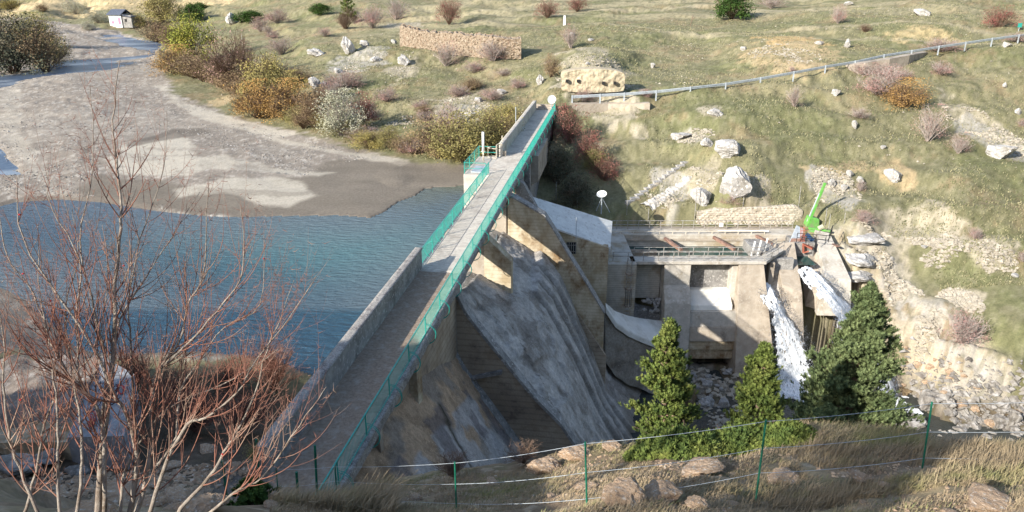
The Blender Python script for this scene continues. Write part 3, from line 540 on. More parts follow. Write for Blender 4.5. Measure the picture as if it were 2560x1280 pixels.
# ---------------------------------------------------------------- green railings
def railing(name,label,t,s0,s1,out,near_drop=0,pl=2.85,m=None,hoops=True,lz=0,h=1.0,post=True,step=.115):
    m=m or M['teal']; r=empty(name,label,'railing',W(s0,t,0),-A)
    n=int(round((s1-s0)/pl)); L=(s1-s0)/n
    me=None; hm=None
    def drop(y): return -near_drop*sm((-y-(0))/6.+0,0,1) if near_drop else 0
    for k in range(n):
        if me is None:
            mb=MB(); mb.bar((0,0,h),(0,L,h),.05,.03); mb.bar((0,0,.12),(0,L,.12),.035,.02)
            for y in np.arange(step*.6,L,step): mb.bar((0,y,.12),(0,y,h),.013,.013)
            me=mb.mesh('rail_panel',m); mb=MB(); mb.bar((0,0,-.3),(0,0,h+.02),.05,.05); pm_=mb.mesh('post',m)
            if hoops:
                mb=MB()
                for q in (-.045,.045):
                    P=[(out*(.50*math.sin(a)),q,.06+.52*math.cos(a)) for a in np.linspace(0.02,math.pi-.02,13)]; mb.tube(P,.017,4)
                mb.bar((out*.5,-.045,.06),(out*.5,.045,.06),.02); hm=mb.mesh('hoop_bracket',m)
        o=link('rail_panel',me,r); o.location=(0,k*L,0); o=link('post',pm_,r); o.location=(0,k*L,0)
        if hoops and k>0: o=link('hoop_bracket',hm,r); o.location=(0,k*L,0)
    o=link('post',pm_,r); o.location=(0,n*L,0)
    return r
railing('green_railing','long green baluster railing with hoop brackets along the downstream crest edge',2.5,-22.9,57,1)
railing('green_railing','green baluster railing on the lake side between parapet and gate platform',-.12,.1,22.9,-1)
r=railing('green_railing','short green railing on outer edge of the gate platform',-2.25,22.6,29.4,-1,hoops=False,pl=2.3,step=.3)
r=empty('green_railing','two-bar green railing with gap at front of gate platform','railing',W(22.5,-2.2,0),-A)
mb=MB(); mb.bar((0,0,1),(1.9,0,1),.05); mb.bar((0,0,.5),(1.9,0,.5),.04); mb.build('rail',M['teal'],r)
mb=MB(); mb.bar((1.9,0,-.03),(1.9,0,1),.05); mb.build('post',M['teal'],r)
r=empty('green_railing','horizontal-bar green railing at far end of the gate platform','railing',W(29.3,-2.2,0),-A)
mb=MB()
for z in (.45,1.0): mb.bar((0,0,z),(1.8,0,z),.05)
mb.build('rail',M['teal'],r)
r=empty('caged_ladder','cream steel ladder top with round safety hoops beside far parapet','ladder',W(29.0,-1.0,0),-A)
mb=MB()
for y in (-.25,.25): mb.tube([(.6,y,-3),(.6,y,1.2),(.45,y,1.38),(.1,y,1.42)] if 0 else [(.55,y,-3),(.55,y,1.3),(.9,y,1.45),(1.05,y,1.2)],.035,5)
mb.build('stile',M['cream'],r)
for z in (.05,.95):
    MB().tube([(.55-.95*math.sin(a)*.9,.42*math.cos(a),z+.05*math.sin(a)) for a in np.linspace(0,math.pi,12)],.035,5).build('cage_hoop',M['cream'],r)
mb=MB(); mb.bar((-.3,0,.05),(-.3,0,.95),.03); mb.build('cage_bar',M['cream'],r)
mb=MB()
for z in np.arange(-2.8,1,.3): mb.bar((.55,-.25,z),(.55,.25,z),.03)
mb.build('rung',M['cream'],r)
r=empty('white_pole','thick white pipe standing upright at the gate platform corner','pole',W(27.9,-1.55,-.03),-A)
MB().tube([(0,0,.9),(0,0,2.7)],.12,10).build('pipe',M['white'],r,True); MB().tube([(0,0,0),(0,0,.9)],.07,8).build('stand',M['cream'],r,True); MB().tube([(0,0,.86),(0,0,.9)],.2,8).build('flange',M['cream'],r)
tag(MB().tube([W(31,-.25,-3),W(31,-.25,1.75)],.05,6).build('thin_pole',M['cream']),'thin pale pole rising from the near end of far parapet','pole')
o=MB().tube([W(43,-.65,-3),W(43,-.65,2.6)],.05,6).build('grey_pole',M['galv']); tag(o,'thin grey pole standing behind the middle of far parapet','pole')
def dish(name,label,loc,rz,tilt,rad,poleh,legs=False):
    r=empty(name,label,'satellite dish',loc,rz)
    P=[];Fc=[]; nr2,na2=6,28
    for i in range(nr2+1):
        q=rad*i/nr2
        for k in range(na2): a=2*math.pi*k/na2; P.append((q*math.cos(a),-.25*(q/rad)**2*rad,q*math.sin(a)))
    P=[(x,y,z) for x,y,z in P]+[(x,y+.03,z) for x,y,z in P]; n=(nr2+1)*na2
    for i in range(nr2):
        for k in range(na2):
            a,b,c,d_=i*na2+k,i*na2+(k+1)%na2,(i+1)*na2+(k+1)%na2,(i+1)*na2+k; Fc.append((a,b,c,d_)); Fc.append((a+n,d_+n,c+n,b+n))
    mb=MB(); mb.add(P,Fc); rf=mb.build('reflector',M['white'],r,True); rf.location=(0,0,poleh); rf.rotation_euler=(-tilt,0,0)
    MB().bar((0,-.1,-rad),(0,-rad*.9,-.1),.03).build('feed_arm',M['galv'],rf); MB().box(-.06,.06,-rad-.08,-rad+.1,-.15,0).build('feed_horn',M['white'],rf)
    MB().tube([(0,.12,0),(0,.12,poleh)],.06,8).build('mast',M['galv'],r)
    if legs:
        for x,y in ((.7,.9),(-.7,.9)): MB().bar((0,.12,poleh-.3),(x,y,0),.05).build('brace',M['galv'],r)
dish('satellite_dish','white round satellite dish at far end of the dam crest railing',W(57.5,1.95,0),math.radians(5),math.radians(8),.56,1.35)
p=uz(1502,540,-6.2); dish('satellite_dish','white satellite dish on a braced mast behind the pale sloping roof',(p[0],p[1],-6.0),math.radians(-20),math.radians(62),.5,2.0,True)
# steps and low walls at the far end of the crest
mb=MB()
for k in range(3): mb.box(-.3+.0*k,2.4,57.35+k*.45,57.8+k*.45,-.6,.18*(k+1))
o=mb.build('concrete_steps',M['conc_sand']); o.location=(OX,OY,0); o.rotation_euler=(0,0,-A); tag(o,'small concrete steps leaving the far end of the dam','steps')
# ================================================================ ANNEX BUILDING
ab=(8,64,-7.5); an=empty('annex_building','low annex with pale sloping slab roof against the dam flank','building',ab)
q=[uz(1322,489,-2.6),uz(1377,566,-4.3),uz(1526,619,-6.5),uz(1531,553,-5.5)]
mb=MB(); mb.hexa([(x,y,z-.16) for x,y,z in q]+[(x,y,z) for x,y,z in q]); rel(mb,ab).build('roof',M['roofwhite'],an)
b0=uz(1384,570,-5.0); b1=(8.65,61.75,0)
y0=62.0
mb=MB(); P0=onY(1384,572,y0); P1=onY(1522,620,y0)
mb.hexa([(P0[0],y0,-12),(P1[0],y0,-12),(P1[0]+.1,66.0,-12),(P0[0],66.0,-12),(P0[0],y0,P0[2]-.02),(P1[0],y0,P1[2]-.02),(P1[0]+.1,66.0,-5.8),(P0[0],66.0,-3.8)]); rel(mb,ab).build('wall',M['conc_stain'],an)
c=onY(1428,620,y0)
w_=MB(); w_.box(c[0]-.45,c[0]+.45,y0-.03,y0+.2,c[2]-.55,c[2]+.55); wo=rel(w_,ab).build('window',M['black'],an)
mb=MB()
for k in range(5): mb.box(c[0]-.4+k*.2-.02,c[0]-.4+k*.2+.02,y0-.09,y0-.05,c[2]-.55,c[2]+.55)
for z in (-.3,.3): mb.box(c[0]-.45,c[0]+.45,y0-.10,y0-.091,c[2]+z-.02,c[2]+z+.02)
rel(mb,ab).build('window_bars',M['rail_grey'],wo)
tag(MB().tube([onY(1440,600,61.5),onY(1441,543,61.5)],.03,6).build('thin_pole',M['galv']),'thin grey pole standing at the eave of the pale sloping roof','pole')
# ================================================================ OUTLET WORKS
ob=(17,66,-20); ow=empty('outlet_works','weathered concrete spillway works with bays, piers and walkway beside the gorge pool','spillway',ob)
def part(mb,name,m,bevel=.03): return rel(mb,ob).build(name,m,ow,bevel=bevel)
part(MB().box(3.5,11.75,64.9,73.7,-21,-9.1),'side_wall',M['conc_formed'])
part(MB().box(11.76,14.55,67.3,68,-13.6,-9.42),'bay_panel',M['conc_formed'])
part(MB().box(11.76,14.55,69.5,70,-21,-9.42),'bay_back_wall',M['conc_dark'])
def pier(X0,X1,prof,m,name='pier'): return part(MB().prism(prof,X0,X1,0),name,m)
pier(14.6,17.1,[(65.8,-9.42),(65.8,-11.6),(64.6,-13),(63.6,-20.8),(67.35,-20.8),(67.35,-9.42)],M['concrete'])
part(MB().box(17.11,21.6,67.5,68.2,-12.6,-9.42),'bay_panel',mat('board_marked_concrete',(.66,.60,.50),(.52,.46,.37),(.48,.37,.23),scale=.8,scale2=.3,bump=.3,bscale=7,wave=('Z',2.2,.45)))
pier(17.11,21.3,[(67.49,-12.5),(66.9,-12.55),(65.3,-13.5),(65.2,-14.0),(68.2,-14.0),(68.2,-12.5)],M['conc_pale'],'apron')
pier(17.11,22.2,[(64.9,-14.01),(64.7,-15.5),(68.2,-15.5),(68.2,-14.01)],M['concrete'],'step_block')
pier(17.05,22.5,[(64.5,-15.51),(64.3,-16.9),(68.2,-16.9),(68.2,-15.51)],M['conc_sand'],'step_block')
pier(16.9,22.5,[(64.55,-16.91),(64.5,-17.9),(68.2,-17.9),(68.2,-16.91)],M['conc_stain'],'step_block')
pier(17.0,22.4,[(64.8,-17.91),(64.75,-19.0),(68.2,-19.0),(68.2,-17.91)],M['conc_stain'],'step_block')
part(MB().box(21.2,22.3,66.2,68.1,-14.0,-9.42),'pilaster',M['concrete'])
part(MB().hexa([(21.6,62.9,-20.8),(25.6,62.6,-20.8),(25.2,70,-20.8),(21.6,70,-20.8),(21.65,65.75,-9.42),(24.0,65.75,-9.42),(24.2,67.38,-9.42),(21.65,67.38,-9.42)]),'pier',M['conc_sand'])
part(MB().box(24.1,26.4,69.2,72.8,-20,-9.3),'gate_wall',M['conc_grey'])
part(MB().box(24.9,25.4,66.6,69.1,-16,-9.6),'gate_guide',M['conc_sand'])
# sloping pier between the two chutes, with its chipped skirt
part(MB().hexa([(26.2,64.2,-16.5),(28.3,63.9,-17.5),(28.6,72.8,-16),(26.0,72.8,-16),(26.1,66.0,-11.6),(27.9,65.4,-12.2),(28.4,70.2,-8.7),(26.2,69.9,-8.8)]),'pier',M['conc_sand'])
part(MB().hexa([(24.3,66.4,-13.8),(26.15,64.2,-15.2),(26.15,69,-14),(24.6,69.2,-13.2),(24.6,67.6,-12.9),(26.15,65.5,-13.2),(26.15,69.8,-9.6),(25.7,69.2,-10.2)]),'chute_lip',M['concrete'])
part(MB().hexa([(26.4,64.6,-20.8),(28.2,64.3,-20.8),(28.2,70,-20.8),(26.4,70,-20.8),(26.5,64.9,-16.4),(28.1,64.6,-17),(28.2,70,-16),(26.5,70,-16)]),'pier_foot',M['rock_brown'])
part(MB().box(28.45,30.6,70.4,72.8,-18,-8.9),'gate_wall',M['conc_grey'])
part(MB().hexa([(30.0,66.2,-15),(33.3,66.0,-15),(33.4,73,-14),(30.5,73,-14),(30.6,67.0,-11.2),(33.0,66.6,-11.4),(32.9,72.6,-8.6),(31.4,72.8,-8.3)]),'pier',M['concrete'])
part(MB().hexa([(29.2,67.3,-14.5),(31,66.6,-14.8),(31,70,-13),(29.6,70.4,-12),(29.9,68.3,-12.2),(31,67.2,-12.4),(31,71,-10),(30.2,71.2,-9.4)]),'chute_lip',M['conc_sand'])
part(MB().box(11.3,24.2,65.62,67.2,-9.41,-9.1),'walkway',M['concrete'])
part(MB().hexa([(24.2,65.7,-9.4),(27.0,68.9,-9.4),(26.3,69.9,-9.4),(24.2,67.2,-9.4),(24.2,65.7,-9.1),(27.0,68.9,-9.1),(26.3,69.9,-9.1),(24.2,67.2,-9.1)]),'walkway',M['concrete'])
part(MB().box(11.76,27.5,67.4,67.9,-12.5,-9.5),'basin_wall',M['conc_grey'])
part(MB().box(9.5,30.5,73.4,75.4,-21,-9.05),'basin_wall',M['conc_formed'])
part(MB().box(11.0,30.2,73.3,73.39,-9.75,-9.5),'ledge',M['conc_sand'])
part(MB().box(9.4,11.7,67.5,73.3,-21,-9.6),'basin_wall',M['conc_grey'])
part(MB().box(9.45,30.5,75.4,76.6,-12,-9.2),'back_path',M['conc_sand'])
UPc=[(1514,757,67.2),(1535,776,68.6),(1560,786,70),(1600,796,71.5),(1650,802,72.3),(1670,806,72.5)]; LOc=[(1515,768,66.2),(1540,806,66.8),(1572,828,67.6),(1612,846,68.6),(1650,860,69.4),(1672,868,69.8)]
UPw=np.array([uD(*a) for a in UPc]); LOw=np.array([uD(*a) for a in LOc])
def sillfn(u,v):
    q=np.linspace(0,1,6); a=np.stack([np.interp(u,q,UPw[:,k]) for k in range(3)],1); b=np.stack([np.interp(u,q,LOw[:,k]) for k in range(3)],1); w1=np.clip(v/.6,0,1)[:,None]; p=a*(1-w1)+b*w1; dr=np.clip((v-.6)/.1,0,1); p[:,2]-=dr*.55; p[:,2]+=(fbm(p[:,0],p[:,1],3,1.1,5)-.5)*.15
    w2=np.clip((v-.7)/.3,0,1); p[:,2]-=w2*4.2; p[:,1]-=w2*1.6-dr*.25*(w2>0)*0; p[:,1]+=.3*(w2>0)+(fbm(p[:,0],p[:,2],3,.9,6)-.5)*.6*(w2>0); return p-np.array(ob)
gridmesh('sill',sillfn,np.linspace(0,1,60),np.concatenate([np.linspace(0,.7,22)]),M['conc_pale'],ow)
gridmesh('sill_rock',sillfn,np.linspace(0,1,60),np.linspace(.7,1,26),M['gunite'],ow,True,lambda u,v:np.ones((len(u),1))*C3((.6,.56,.5)))
part(MB().hexa([(9.6,66.3,-20.5),(14.6,66.3,-20.5),(14.6,68,-20.5),(9.6,68,-20.5),(9.6,66.3,-13.9),(14.6,66.3,-15.0),(14.6,68,-15),(9.6,68,-13.9)]),'sill_base',M['conc_grey'])
tag(link('basin_water',MB().add([(11.7,67.9,-10.35),(30,67.9,-10.35),(30,73.4,-10.35),(11.7,73.4,-10.35)],[(0,1,2,3)]).mesh('basin_water',M['pool'])),kind='structure')
for (a,b,nm) in [((1662,596),(1704,626),0),((1784,593),(1836,624),1),((1888,588),(1962,630),2)]:
    A1=uz(a[0],a[1],-9.2); B1=uz(b[0],b[1],-9.5); part(MB().bar(A1,B1,.28,.3),'brace_beam',M['rust'],0)
def pipe_rail(label,pts,h=.85,n=9,bars=(1,.55),m=None,rad=.035,back=False):
    m=m or M['rail_grey']; r=empty('pipe_railing',label,'railing',pts[0])
    b=Vector(pts[0]); P=[Vector(p)-b for p in pts]
    for f in bars: MB().tube([p+Vector((0,0,h*f)) for p in P],rad,5).build('rail',m,r)
    tot=sum((P[i+1]-P[i]).length for i in range(len(P)-1))
    me=MB().tube([(0,0,0),(0,0,h)],rad,5).mesh('post',m)
    for k in range(n+1):
        d_=tot*k/n
        for i in range(len(P)-1):
            l=(P[i+1]-P[i]).length
            if d_<=l+1e-6: o=link('post',me,r); o.location=P[i]+(P[i+1]-P[i])*(d_/l); break
            d_-=l
    return r
pipe_rail('grey pipe railing on the front edge of the outlet walkway',[(9.6,65.75,-9.1),(24.2,65.8,-9.1),(26.9,68.9,-9.1)],.9,13)
pipe_rail('grey pipe railing on the basin side of the outlet walkway',[(11.8,67.12,-9.1),(24.1,67.12,-9.1),(26.4,69.7,-9.1)],.9,11)
pipe_rail('rusty pipe railing along the back wall of the basin',[(10,75.2,-9.05),(30,75.2,-9.05)],.95,17,m=M['rail_grey'])
pipe_rail('low cream pipe rail on inner lip of basin back wall',[(10,73.6,-9.05),(26.5,73.6,-9.05)],.3,12,(1,),m=M['cream'])
pipe_rail('white pipe railing at left end of the basin beside the pale roof',[(9.6,67.3,-9.1),(9.7,75.2,-9.05)],.95,3,m=M['cream'])
pipe_rail('dark pipe railing around the gate machinery platform',[(28.6,70.2,-8.8),(31.4,69.4,-8.8),(32.6,71.5,-8.4)],1.0,6,m=M['black'])
# ladder on the side wall
def ladder(label,x,y,z0,z1,m):
    r=empty('wall_ladder',label,'ladder',(x,y,z0)); h=z1-z0
    for q in (-.22,.22): MB().tube([(q,0,0),(q,0,h)],.03,5).build('stile',m,r)
    mb=MB()
    for z in np.arange(.2,h,.3): mb.bar((-.22,0,z),(.22,0,z),.03)
    mb.build('rung',m,r); return r
c=onY(1575,655,64.6); lr=ladder('caged steel ladder fixed to the outlet side wall',c[0],64.7,-13.3,-8.4,M['rail_grey'])
for z in (.15,1.9,3.4): MB().tube([(-.35*math.cos(a),-.6*math.sin(a),z) for a in np.linspace(0,math.pi,9)],.03,5).build('cage_hoop',M['rust'],lr)
mb=MB()
for a in (.6,1.3,1.85,2.5): mb.bar((-.35*math.cos(a),-.6*math.sin(a),.15),(-.35*math.cos(a),-.6*math.sin(a),1.9),.035)
mb.build('cage_bar',M['black'],lr)
mb=MB()
for z in np.arange(-17,-13.5,.42): mb.bar((c[0]-.2,64.75,z),(c[0]+.2,64.75,z),.04)
tag(mb.build('rung_row',M['galv']),'column of bare steel rungs set in the side wall below the ladder','rungs')
for k,(px,py) in enumerate([(1878,640),(1893,638),(1909,632)]):
    p=uz(px,py,-9.4); o=MB().bar((0,0,0),(.25,.1,1.5),.13).build('white_stop_post',M['white']); o.location=p; tag(o,'slim white upright leaning by the walkway bend, one of three','post','white uprights beside the walkway bend')
p=(22.3,75.2,-9.05); o=MB().box(-.2,.2,-.28,-.06,.35,.75).build('white_box',M['white'],bevel=.03); o.location=p; tag(o,'small white electrical box on the back basin railing','box')
o=MB().tube([(21.7,73.9,-8.85),(27,73.9,-8.85)],.09,8).build('white_pipe',M['white']); tag(o,'straight white pipe lying along the basin back wall','pipe')
# trash rake machine
rb=(30.3,75.4,-9); tk=empty('trash_rake','bright green hydraulic rake arm raised at the far end of the basin','machine',rb)
def tp(mb,n,m,bv=.02): return rel(mb,rb).build(n,m,tk,bevel=bv)
Yr=75.6
a=onY(2026,592,Yr); b=onY(2030,548,Yr); e=onY(2063,457,Yr+.3); f=onY(2022,560,Yr)
tp(MB().bar((a[0]+.25,Yr,a[2]-.4),(a[0]+.45,Yr,b[2]-.3),.38,.38),'column',M['lime'])
tp(MB().bar((a[0]-.1,Yr+.3,a[2]-.2),(a[0]+.1,Yr+.3,b[2]-.2),.2,.2),'column',M['lime'])
tp(MB().hexa([(a[0]-.75,Yr-.35,b[2]-.75),(a[0]+.7,Yr-.35,b[2]-1.1),(a[0]+.7,Yr+.6,b[2]-1.0),(a[0]-.75,Yr+.6,b[2]-.65),(a[0]-.5,Yr-.35,b[2]+.35),(a[0]+.55,Yr-.35,b[2]+.1),(a[0]+.55,Yr+.6,b[2]+.1),(a[0]-.5,Yr+.6,b[2]+.35)]),'housing',M['lime'],.06)
tp(MB().bar((f[0],Yr,f[2]+.3),(e[0],e[1],e[2]),.22,.26),'boom',M['lime'])
mid=tuple(f[i]*.25+e[i]*.75 for i in range(3)); tp(MB().bar((f[0]-.22,Yr-.05,f[2]+.3),(mid[0]-.16,mid[1],mid[2]),.12,.14),'boom_ram',M['galv'])
a=onY(2040,625,73.2); b=onY(2078,630,72.6)
tp(MB().bar((a[0]-.9,73.4,-8.6),(a[0]+1.0,72.6,-8.75),.22,.2),'base_beam',M['lime']); tp(MB().bar((a[0]-.9,73.8,-8.45),(a[0]+1.3,73.1,-8.6),.2,.2),'base_beam',M['lime'])
tp(MB().tube([(a[0]+.0,73.4,-8.4),(a[0]+.45,73.3,-8.1)],.26,10),'motor',M['f_sage'],0)
# gate screen
gb=(28.4,71,-9); gs=empty('gate_screen','grey and rust steel screen plate leaning beside the green rake','screen',gb)
q=[onY(1973,610,70.6),onY(1998,612,70.5),onY(2010,573,72.2),onY(1993,564,72.4)]
mb=MB(); mb.hexa([q[0],q[1],(q[1][0],q[1][1]+.2,q[1][2]),(q[0][0],q[0][1]+.2,q[0][2]),q[3],q[2],(q[2][0],q[2][1]+.2,q[2][2]),(q[3][0],q[3][1]+.2,q[3][2])]); rel(mb,gb).build('plate',M['galv'],gs)
q2=[onY(1973,610,70.55),onY(1998,612,70.45),onY(2003,596,71.1),onY(1979,596,71.1)]
mb=MB(); mb.hexa([q2[0],q2[1],(q2[1][0],q2[1][1]+.03,q2[1][2]),(q2[0][0],q2[0][1]+.03,q2[0][2]),q2[3],q2[2],(q2[2][0],q2[2][1]+.03,q2[2][2]),(q2[3][0],q2[3][1]+.03,q2[3][2])]); rel(mb,gb).build('rust_band',M['rust'],gs)
mb=MB()
for k in range(4): x=q[1][0]+.15+k*.14; mb.bar((x,70.6,q[1][2]),(x+.1,71.4,q[1][2]+1.6),.05)
for z in (.2,.8,1.4): mb.bar((q[1][0]+.1,70.8,q[1][2]+z),(q[1][0]+.75,70.8,q[1][2]+z),.05)
rel(mb,gb).build('grille',M['redrust'],gs)
o=MB().hexa([onY(2006,612,70),onY(2030,625,69.7),onY(2034,620,70.6),onY(2010,607,71),onY(2006,609,70),onY(2030,621,69.7),onY(2034,616,70.6),onY(2010,604,71)]).bar(onY(2008,612,70),onY(2008,632,70),.16).bar(onY(2022,628,69.9),onY(2008,632,70),.12).build('red_frame',M['redrust']); tag(o,'bent red oxide steel frame under the gate machinery','frame')
o=MB().bar(onY(2020,597,71.0),onY(2028,590,71),.5,.8).build('blue_motor_box',mat('blue_box',(.03,.08,.18),bump=0)); tag(o,'small dark blue motor box behind the machinery railing','box')
o=MB().bar(onY(2070,603,72.3),onY(2096,616,70.2),.35,.1).build('wooden_plank',M['rust']); tag(o,'dark weathered plank lying on top of the outermost pier','plank')
# ---------------------------------------------------------------- waterfalls
M['foam']=mat('white_water',(.95,.96,.97),(.74,.78,.81),(.50,.56,.59),scale=6.5,scale2=4.2,bump=.15,bscale=9,rough=.6,lo=.36,hi=.50,stretch=(2.2,1.0,.8))
nt_=M['foam'].node_tree; N_=nt_.nodes; o_=[n for n in N_ if n.type=='OUTPUT_MATERIAL'][0]; p_=N_['Principled BSDF']
tc_=N_.new('ShaderNodeTexCoord'); mp_=N_.new('ShaderNodeMapping'); mp_.inputs['Scale'].default_value=(1.6,1.0,.45); ns_=N_.new('ShaderNodeTexNoise'); ns_.inputs['Scale'].default_value=4.2; ns_.inputs['Detail'].default_value=9; ns_.inputs['Roughness'].default_value=.75
mr_=N_.new('ShaderNodeMapRange'); mr_.inputs[1].default_value=.36; mr_.inputs[2].default_value=.46; tr_=N_.new('ShaderNodeBsdfTransparent'); mx_=N_.new('ShaderNodeMixShader')
for a_,b_ in ((tc_.outputs['Object'],mp_.inputs[0]),(mp_.outputs[0],ns_.inputs[0]),(ns_.outputs[0],mr_.inputs[0]),(mr_.outputs[0],mx_.inputs[0]),(tr_.outputs[0],mx_.inputs[1]),(p_.outputs[0],mx_.inputs[2]),(mx_.outputs[0],o_.inputs[0])): nt_.links.new(a_,b_)
def falls(label,P,wd,seed,nd):
    P=np.array(P); L=np.concatenate([[0],np.cumsum(np.linalg.norm(P[1:]-P[:-1],axis=1))]); N=150
    q=np.linspace(0,L[-1],N); C_=np.stack([np.interp(q,L,P[:,k]) for k in range(3)],1); T=np.gradient(C_,axis=0); T[:,2]=0; T/=np.linalg.norm(T,axis=1)[:,None]+1e-9; Sd=np.stack([-T[:,1],T[:,0],0*T[:,0]],1)
    for k in range(6): Sd[1:-1]=(Sd[:-2]+Sd[1:-1]*2+Sd[2:])/4
    wq=np.interp(q/L[-1],np.linspace(0,1,len(wd)),wd); nu=40
    def fn(u,v):
        i=v.astype(int); off=(u/(nu-1)-.5); edge=(fbm(v/N*18+seed,u*0+np.sign(off)*3,3,1,seed)-.5)*.5
        n=(fbm(off*9+np.sin(v/N*7)*.8,v/N*5,4,1,seed+1)-.5)*.55+(vn(off*34,v/2.2)-.5)*.16
        p=C_[i]+Sd[i]*(off*wq[i]*(1+edge))[:,None]; p[:,2]+=(.35-1.3*off**2*2)*.6+n*.55; p[:,1]-=.1; return p
    U,V_=np.meshgrid(np.arange(nu),np.arange(N)); Pp=fn(U.ravel().astype(float),V_.ravel().astype(float))
    i,j=np.meshgrid(np.arange(nu-1),np.arange(N-1)); a=(j*nu+i).ravel(); Fq=np.stack([a,a+1,a+nu+1,a+nu],1); ex=np.abs((i.ravel()+.5)/(nu-1)-.5)*2; kp=(fbm(i.ravel()/3.2+seed,j.ravel()/5.,3,1,seed+5)>.22+.36*sm(ex,.45,1.0)); Fq=Fq[kp]
    # droplets thrown off
    D=[];k0=len(Pp); ci=RS.randint(5,N,nd); c=C_[ci]+Sd[ci]*(np.sign(RS.rand(nd)-.5)*(.18+.5*RS.rand(nd))*wq[ci])[:,None]+np.stack([RS.randn(nd)*.1,-abs(RS.randn(nd))*.25,RS.rand(nd)*.7-.1],1)
    s=RS.rand(nd,1)**2*.05+.018; ax=[np.array(v) for v in ((1,0,-.4),(0,1,0.5),(-1,-.3,.2),(.2,-.6,1.))]
    V2=np.stack([c+a_*s for a_ in ax],1).reshape(-1,3); b=np.arange(nd)*4+k0; F2=np.concatenate([np.stack([b,b+1,b+2,b+3],1)])
    me=npmesh('waterfall',np.concatenate([Pp,V2]),np.concatenate([Fq,F2]),M['foam'],True); return tag(link('waterfall',me),label,'waterfall')
falls('narrow white waterfall leaving the left chute beside the stained pier',FALL1,[1.5,2.3,3.6,4.6,5.2,5.6],3,6000)
falls('wider white waterfall from the right chute, tumbling behind the big pine',FALL2,[1.7,2.6,3.8,5.2,4.8,3.6,2.8,2.4],9,6000)
# ================================================================ ROCKS
import bmesh
def rockmesh(name,m,seed,sub=3,flat=.75,jag=.35):
    b=bmesh.new(); bmesh.ops.create_icosphere(b,subdivisions=sub,radius=1); P=np.array([v.co[:] for v in b.verts]); R=np.random.RandomState(seed)
    for k in range(16):      # chip facets off
        n=R.randn(3); n/=np.linalg.norm(n); d=.50+R.rand()*.42; q=P@n; P=P-np.outer(np.maximum(q-d,0)*.92,n)
    d=(fbm(P[:,0]*1.3+seed+P[:,2],P[:,1]*1.3+P[:,2]*.7,4,.8,seed)-.5)*jag*1.6; q=np.abs(fbm(P[:,0]*2.2+P[:,1]*1.1+seed,P[:,2]*2.2-P[:,1]*1.4,4,.6,seed+3)-.5); d=d+(.10-q)*.55; P=P*(1+d)[:,None]; P[:,2]*=flat
    for v,p in zip(b.verts,P): v.co=p
    me=bpy.data.meshes.new(name); b.to_mesh(me); b.free(); me.materials.append(m); return me
RM={}
for mn,n in (('rock',5),('rock_dark',3),('rock_brown',2),('rock_tan',3)):
    RM[mn]=[rockmesh('boulder',M[mn],40+k*7+n*3,4) for k in range(n)]
def boulder(px,py,wpx,hpx,label=None,kind='rock',group=None,sink=.3,D=None,tilt=0,i=None):
    p=hit(px,py+hpx*.25) if D is None else uD(px,py,D); dep=p[1]*cp-(p[2]-H)*sp; wd=wpx/F*dep/2; ht=hpx/F*dep/2
    o=link('boulder',random.choice(RM[kind]) if i is None else RM[kind][i]); o.location=(p[0],p[1]+wd*.3,p[2]+ht*(1-sink)*.7); o.scale=(wd,wd*.85,ht*1.25); o.rotation_euler=(random.uniform(-.2,.2),random.uniform(-.2,.2)+tilt,random.uniform(-.5,.5))
    return tag(o,label,'boulder',group)
